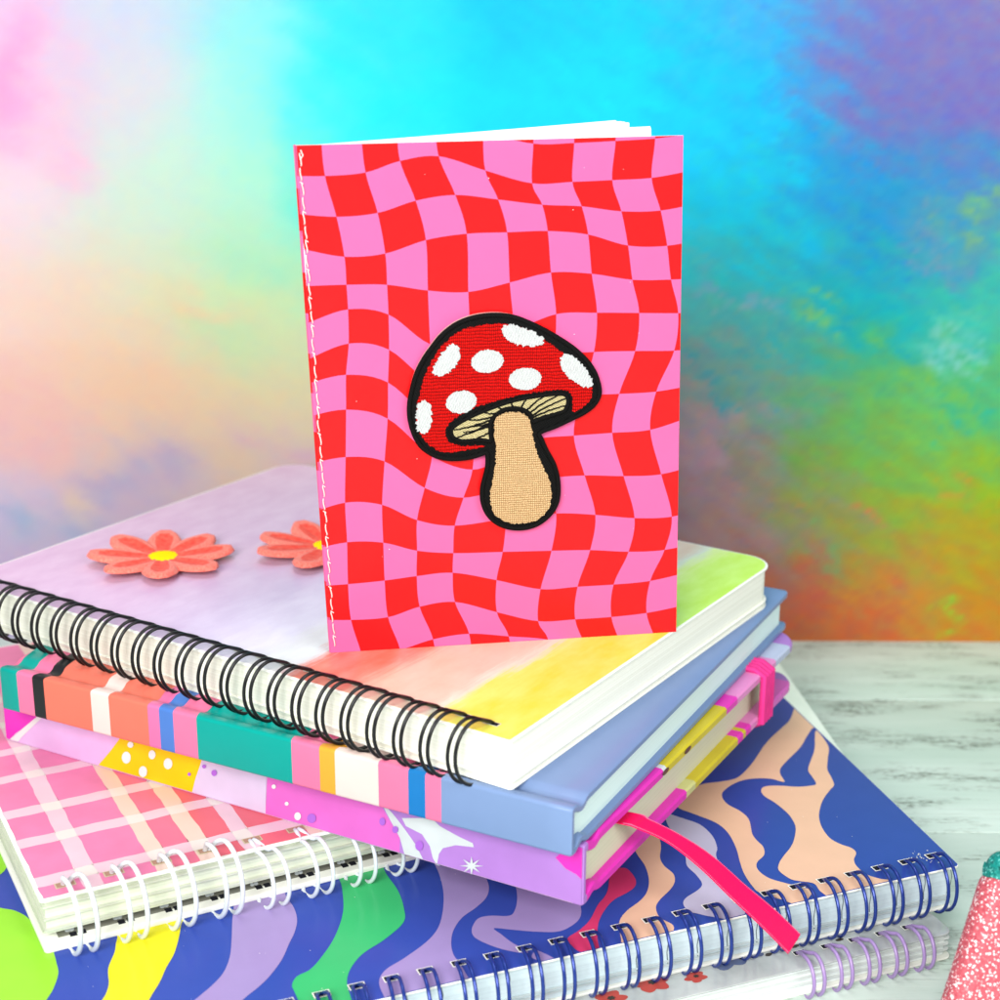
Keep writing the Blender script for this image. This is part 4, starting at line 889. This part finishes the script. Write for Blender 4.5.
    gm = thread('cream_gill_thread', C(236, 222, 168, .85), C(176, 154, 96), .04, .05, 1.1, .5, .8, weave=False)
    b = sheet(crom(M['gills'], 5), .12, .196, 0, 0, .02)
    for (p, r) in M['rays']:
        p, r = Vector(p), Vector(r); nrm = Vector((-(r - p).y, (r - p).x)).normalized(); n = 14
        L_ = [p.lerp(r, i / n) + nrm * (.012 * random.uniform(-1, 1) + .03 * math.sin(PI * i / n)) for i in range(n + 1)]
        A = [q_ + nrm * (.026 * (1 - .35 * i / n)) for i, q_ in enumerate(L_)]; B = [q_ - nrm * (.026 * (1 - .35 * i / n)) for i, q_ in enumerate(L_)]
        sheet([tuple(x) for x in A + B[::-1]], .19, .205, 1, 0, 0, b)
    b.build('mushroom_gills', [gm, blk], patch, 30)
    # ring of black around the gill field
    b = MB(); gp = crom(M['gills'], 5); b.tube([at(p, .185) for p in gp], .055, 0, 7, closed=True); b.build('gill_outline', blk, patch, 60)
    sm = thread('tan_stem_thread', C(242, 202, 152, .82), C(184, 136, 84), .047, .058, .0, .6, .8)
    sheet(crom(M['stem'], 6), .12, .205, 0, 0, .03).build('mushroom_stem', sm, patch, 30)
    b = MB(); b.tube([at(p, .16) for p in crom(M['outer'], 8)], .062, 0, 8, closed=True); b.build('stitched_border', blk, patch, 60)

# ------------------------------------------------------------------ glitter pouch at the right edge
def make_pouch():
    p0, p1, _ = [Vector(p) for p in D['pouch']]
    t = thing('glitter_pouch', 'pink glitter pouch with teal glitter top leaning at the right edge', 'pouch', tuple(p0), 0)
    e = (p1 - p0); H = e.length; e.normalize()
    x = Vector((1, .10, 0)); x = (x - e * x.dot(e)).normalized(); n = x.cross(e).normalized()   # outline plane; n to the front
    if n.y > 0: n = -n
    def glit(name, base, lite, dark):
        a = N(name); co = a.coord()
        v = a.n('ShaderNodeTexVoronoi', feature='F1'); v.inputs['Scale'].default_value = 1900; a.l(co, v.inputs['Vector'])
        r = a.n('ShaderNodeSeparateColor'); a.l(v.outputs['Color'], r.inputs[0])
        v2 = a.n('ShaderNodeTexVoronoi', feature='F1'); v2.inputs['Scale'].default_value = 2600; a.l(co, v2.inputs['Vector'])
        r2 = a.n('ShaderNodeSeparateColor'); a.l(v2.outputs['Color'], r2.inputs[0])
        c = a.ramp(r.outputs[0], [(0, dark), (.35, base), (.91, base), (.94, lite)], 'LINEAR')
        c = a.mix(a.ramp(r2.outputs[1], [(.91, (0, 0, 0, 1)), (.94, (1, 1, 1, 1))]), c, lite)
        a.set(c, .45, .25)
        nm = a.n('ShaderNodeVectorMath', operation='SUBTRACT'); a.l(v.outputs['Color'], nm.inputs[0]); nm.inputs[1].default_value = (.5, .5, .5)
        sc = a.n('ShaderNodeVectorMath', operation='SCALE'); a.l(nm.outputs[0], sc.inputs[0]); sc.inputs[3].default_value = .55
        g = a.n('ShaderNodeNewGeometry'); ad = a.n('ShaderNodeVectorMath', operation='ADD'); a.l(g.outputs['Normal'], ad.inputs[0]); a.l(sc.outputs[0], ad.inputs[1])
        no = a.n('ShaderNodeVectorMath', operation='NORMALIZE'); a.l(ad.outputs[0], no.inputs[0]); a.l(no.outputs[0], a.b.inputs['Normal'])
        return a.m
    def slab(name, h0, h1, mat, th, rad, grow=0.0):
        out = rrect(-grow, 9 + grow, h0, h1, rad)
        bb = MB(); bb.prism(out, -th / 2, th / 2, th * .42, 0, 5)
        b = MB()
        b.v = [tuple(x * a + e * c - n * (th_ - 0) * -1 + Vector((0, 0, .0))) for a, c, th_ in bb.v]
        b.f, b.m = bb.f, bb.m
        o = b.build(name, mat, t, 60)
        bm = bmesh.new(); bm.from_mesh(o.data); bmesh.ops.recalc_face_normals(bm, faces=bm.faces[:]); bm.to_mesh(o.data); bm.free()
        return o
    slab('pouch_body', 0, H, glit('pink_glitter', C(214, 98, 110), C(255, 236, 236, .85), C(204, 88, 102)), .9, (.42, .42, .42, .42))
    slab('pouch_top', H - .25, H + .5, glit('teal_glitter', C(16, 150, 140), C(120, 226, 214), C(8, 104, 100)), .8, (.05, .05, .45, .45), -.03)

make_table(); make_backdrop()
make_planner(); make_swirl(); make_plaid(); make_patterned(); make_striped(); make_watercolour(); make_flowers(); make_standing(); make_pouch()

# ------------------------------------------------------------------ light: big soft studio lamps and a pale room
W = bpy.data.worlds.new('World'); SC.world = W; W.use_nodes = True
W.node_tree.nodes['Background'].inputs[0].default_value = (.96, .98, 1.0, 1); W.node_tree.nodes['Background'].inputs[1].default_value = 0.24
def lamp(name, loc, target, size, power, col=(1, 1, 1)):
    l = bpy.data.lights.new(name, 'AREA'); l.shape = 'SQUARE'; l.size = size * K; l.energy = power; l.color = col
    o = bpy.data.objects.new(name, l); COL.objects.link(o); o.location = [c * K for c in loc]
    o.rotation_euler = (Vector(target) - Vector(loc)).to_track_quat('-Z', 'Y').to_euler()
lamp('key_softbox', (-20, -26, 43), (-1, 42, 8), 34, 9.3, (1, .99, .97))
lamp('fill_softbox', (38, -12, 46), (3, 40, 6), 40, 4.1, (.97, .985, 1))
lamp('top_softbox', (-10, 42, 80), (-4, 42, 4), 34, 2.3, (1, 1, 1))

# ------------------------------------------------------------------ camera
c = D['cam']; cam = bpy.data.cameras.new('camera'); co = bpy.data.objects.new('camera', cam); COL.objects.link(co)
cam.sensor_width = 36; cam.lens = c['f'] / 1000 * 36
co.location = (0, 0, c['H'] * K)
co.rotation_euler = (Matrix.Rotation(PI / 2 - c['th'], 3, 'X') @ Matrix.Rotation(c['rho'], 3, 'Z')).to_euler()
cam.clip_start = .01; cam.clip_end = 50
cam.dof.use_dof = True; cam.dof.focus_distance = 41.0 * K; cam.dof.aperture_fstop = 15
SC.camera = co
vs = SC.view_settings; vs.view_transform = 'Standard'; vs.look = 'None'; vs.exposure = 0; vs.gamma = 1; vs.use_curve_mapping = False
SC.render.film_transparent = False
SC.cycles.max_bounces = 8; SC.cycles.diffuse_bounces = 4; SC.cycles.use_denoising = True
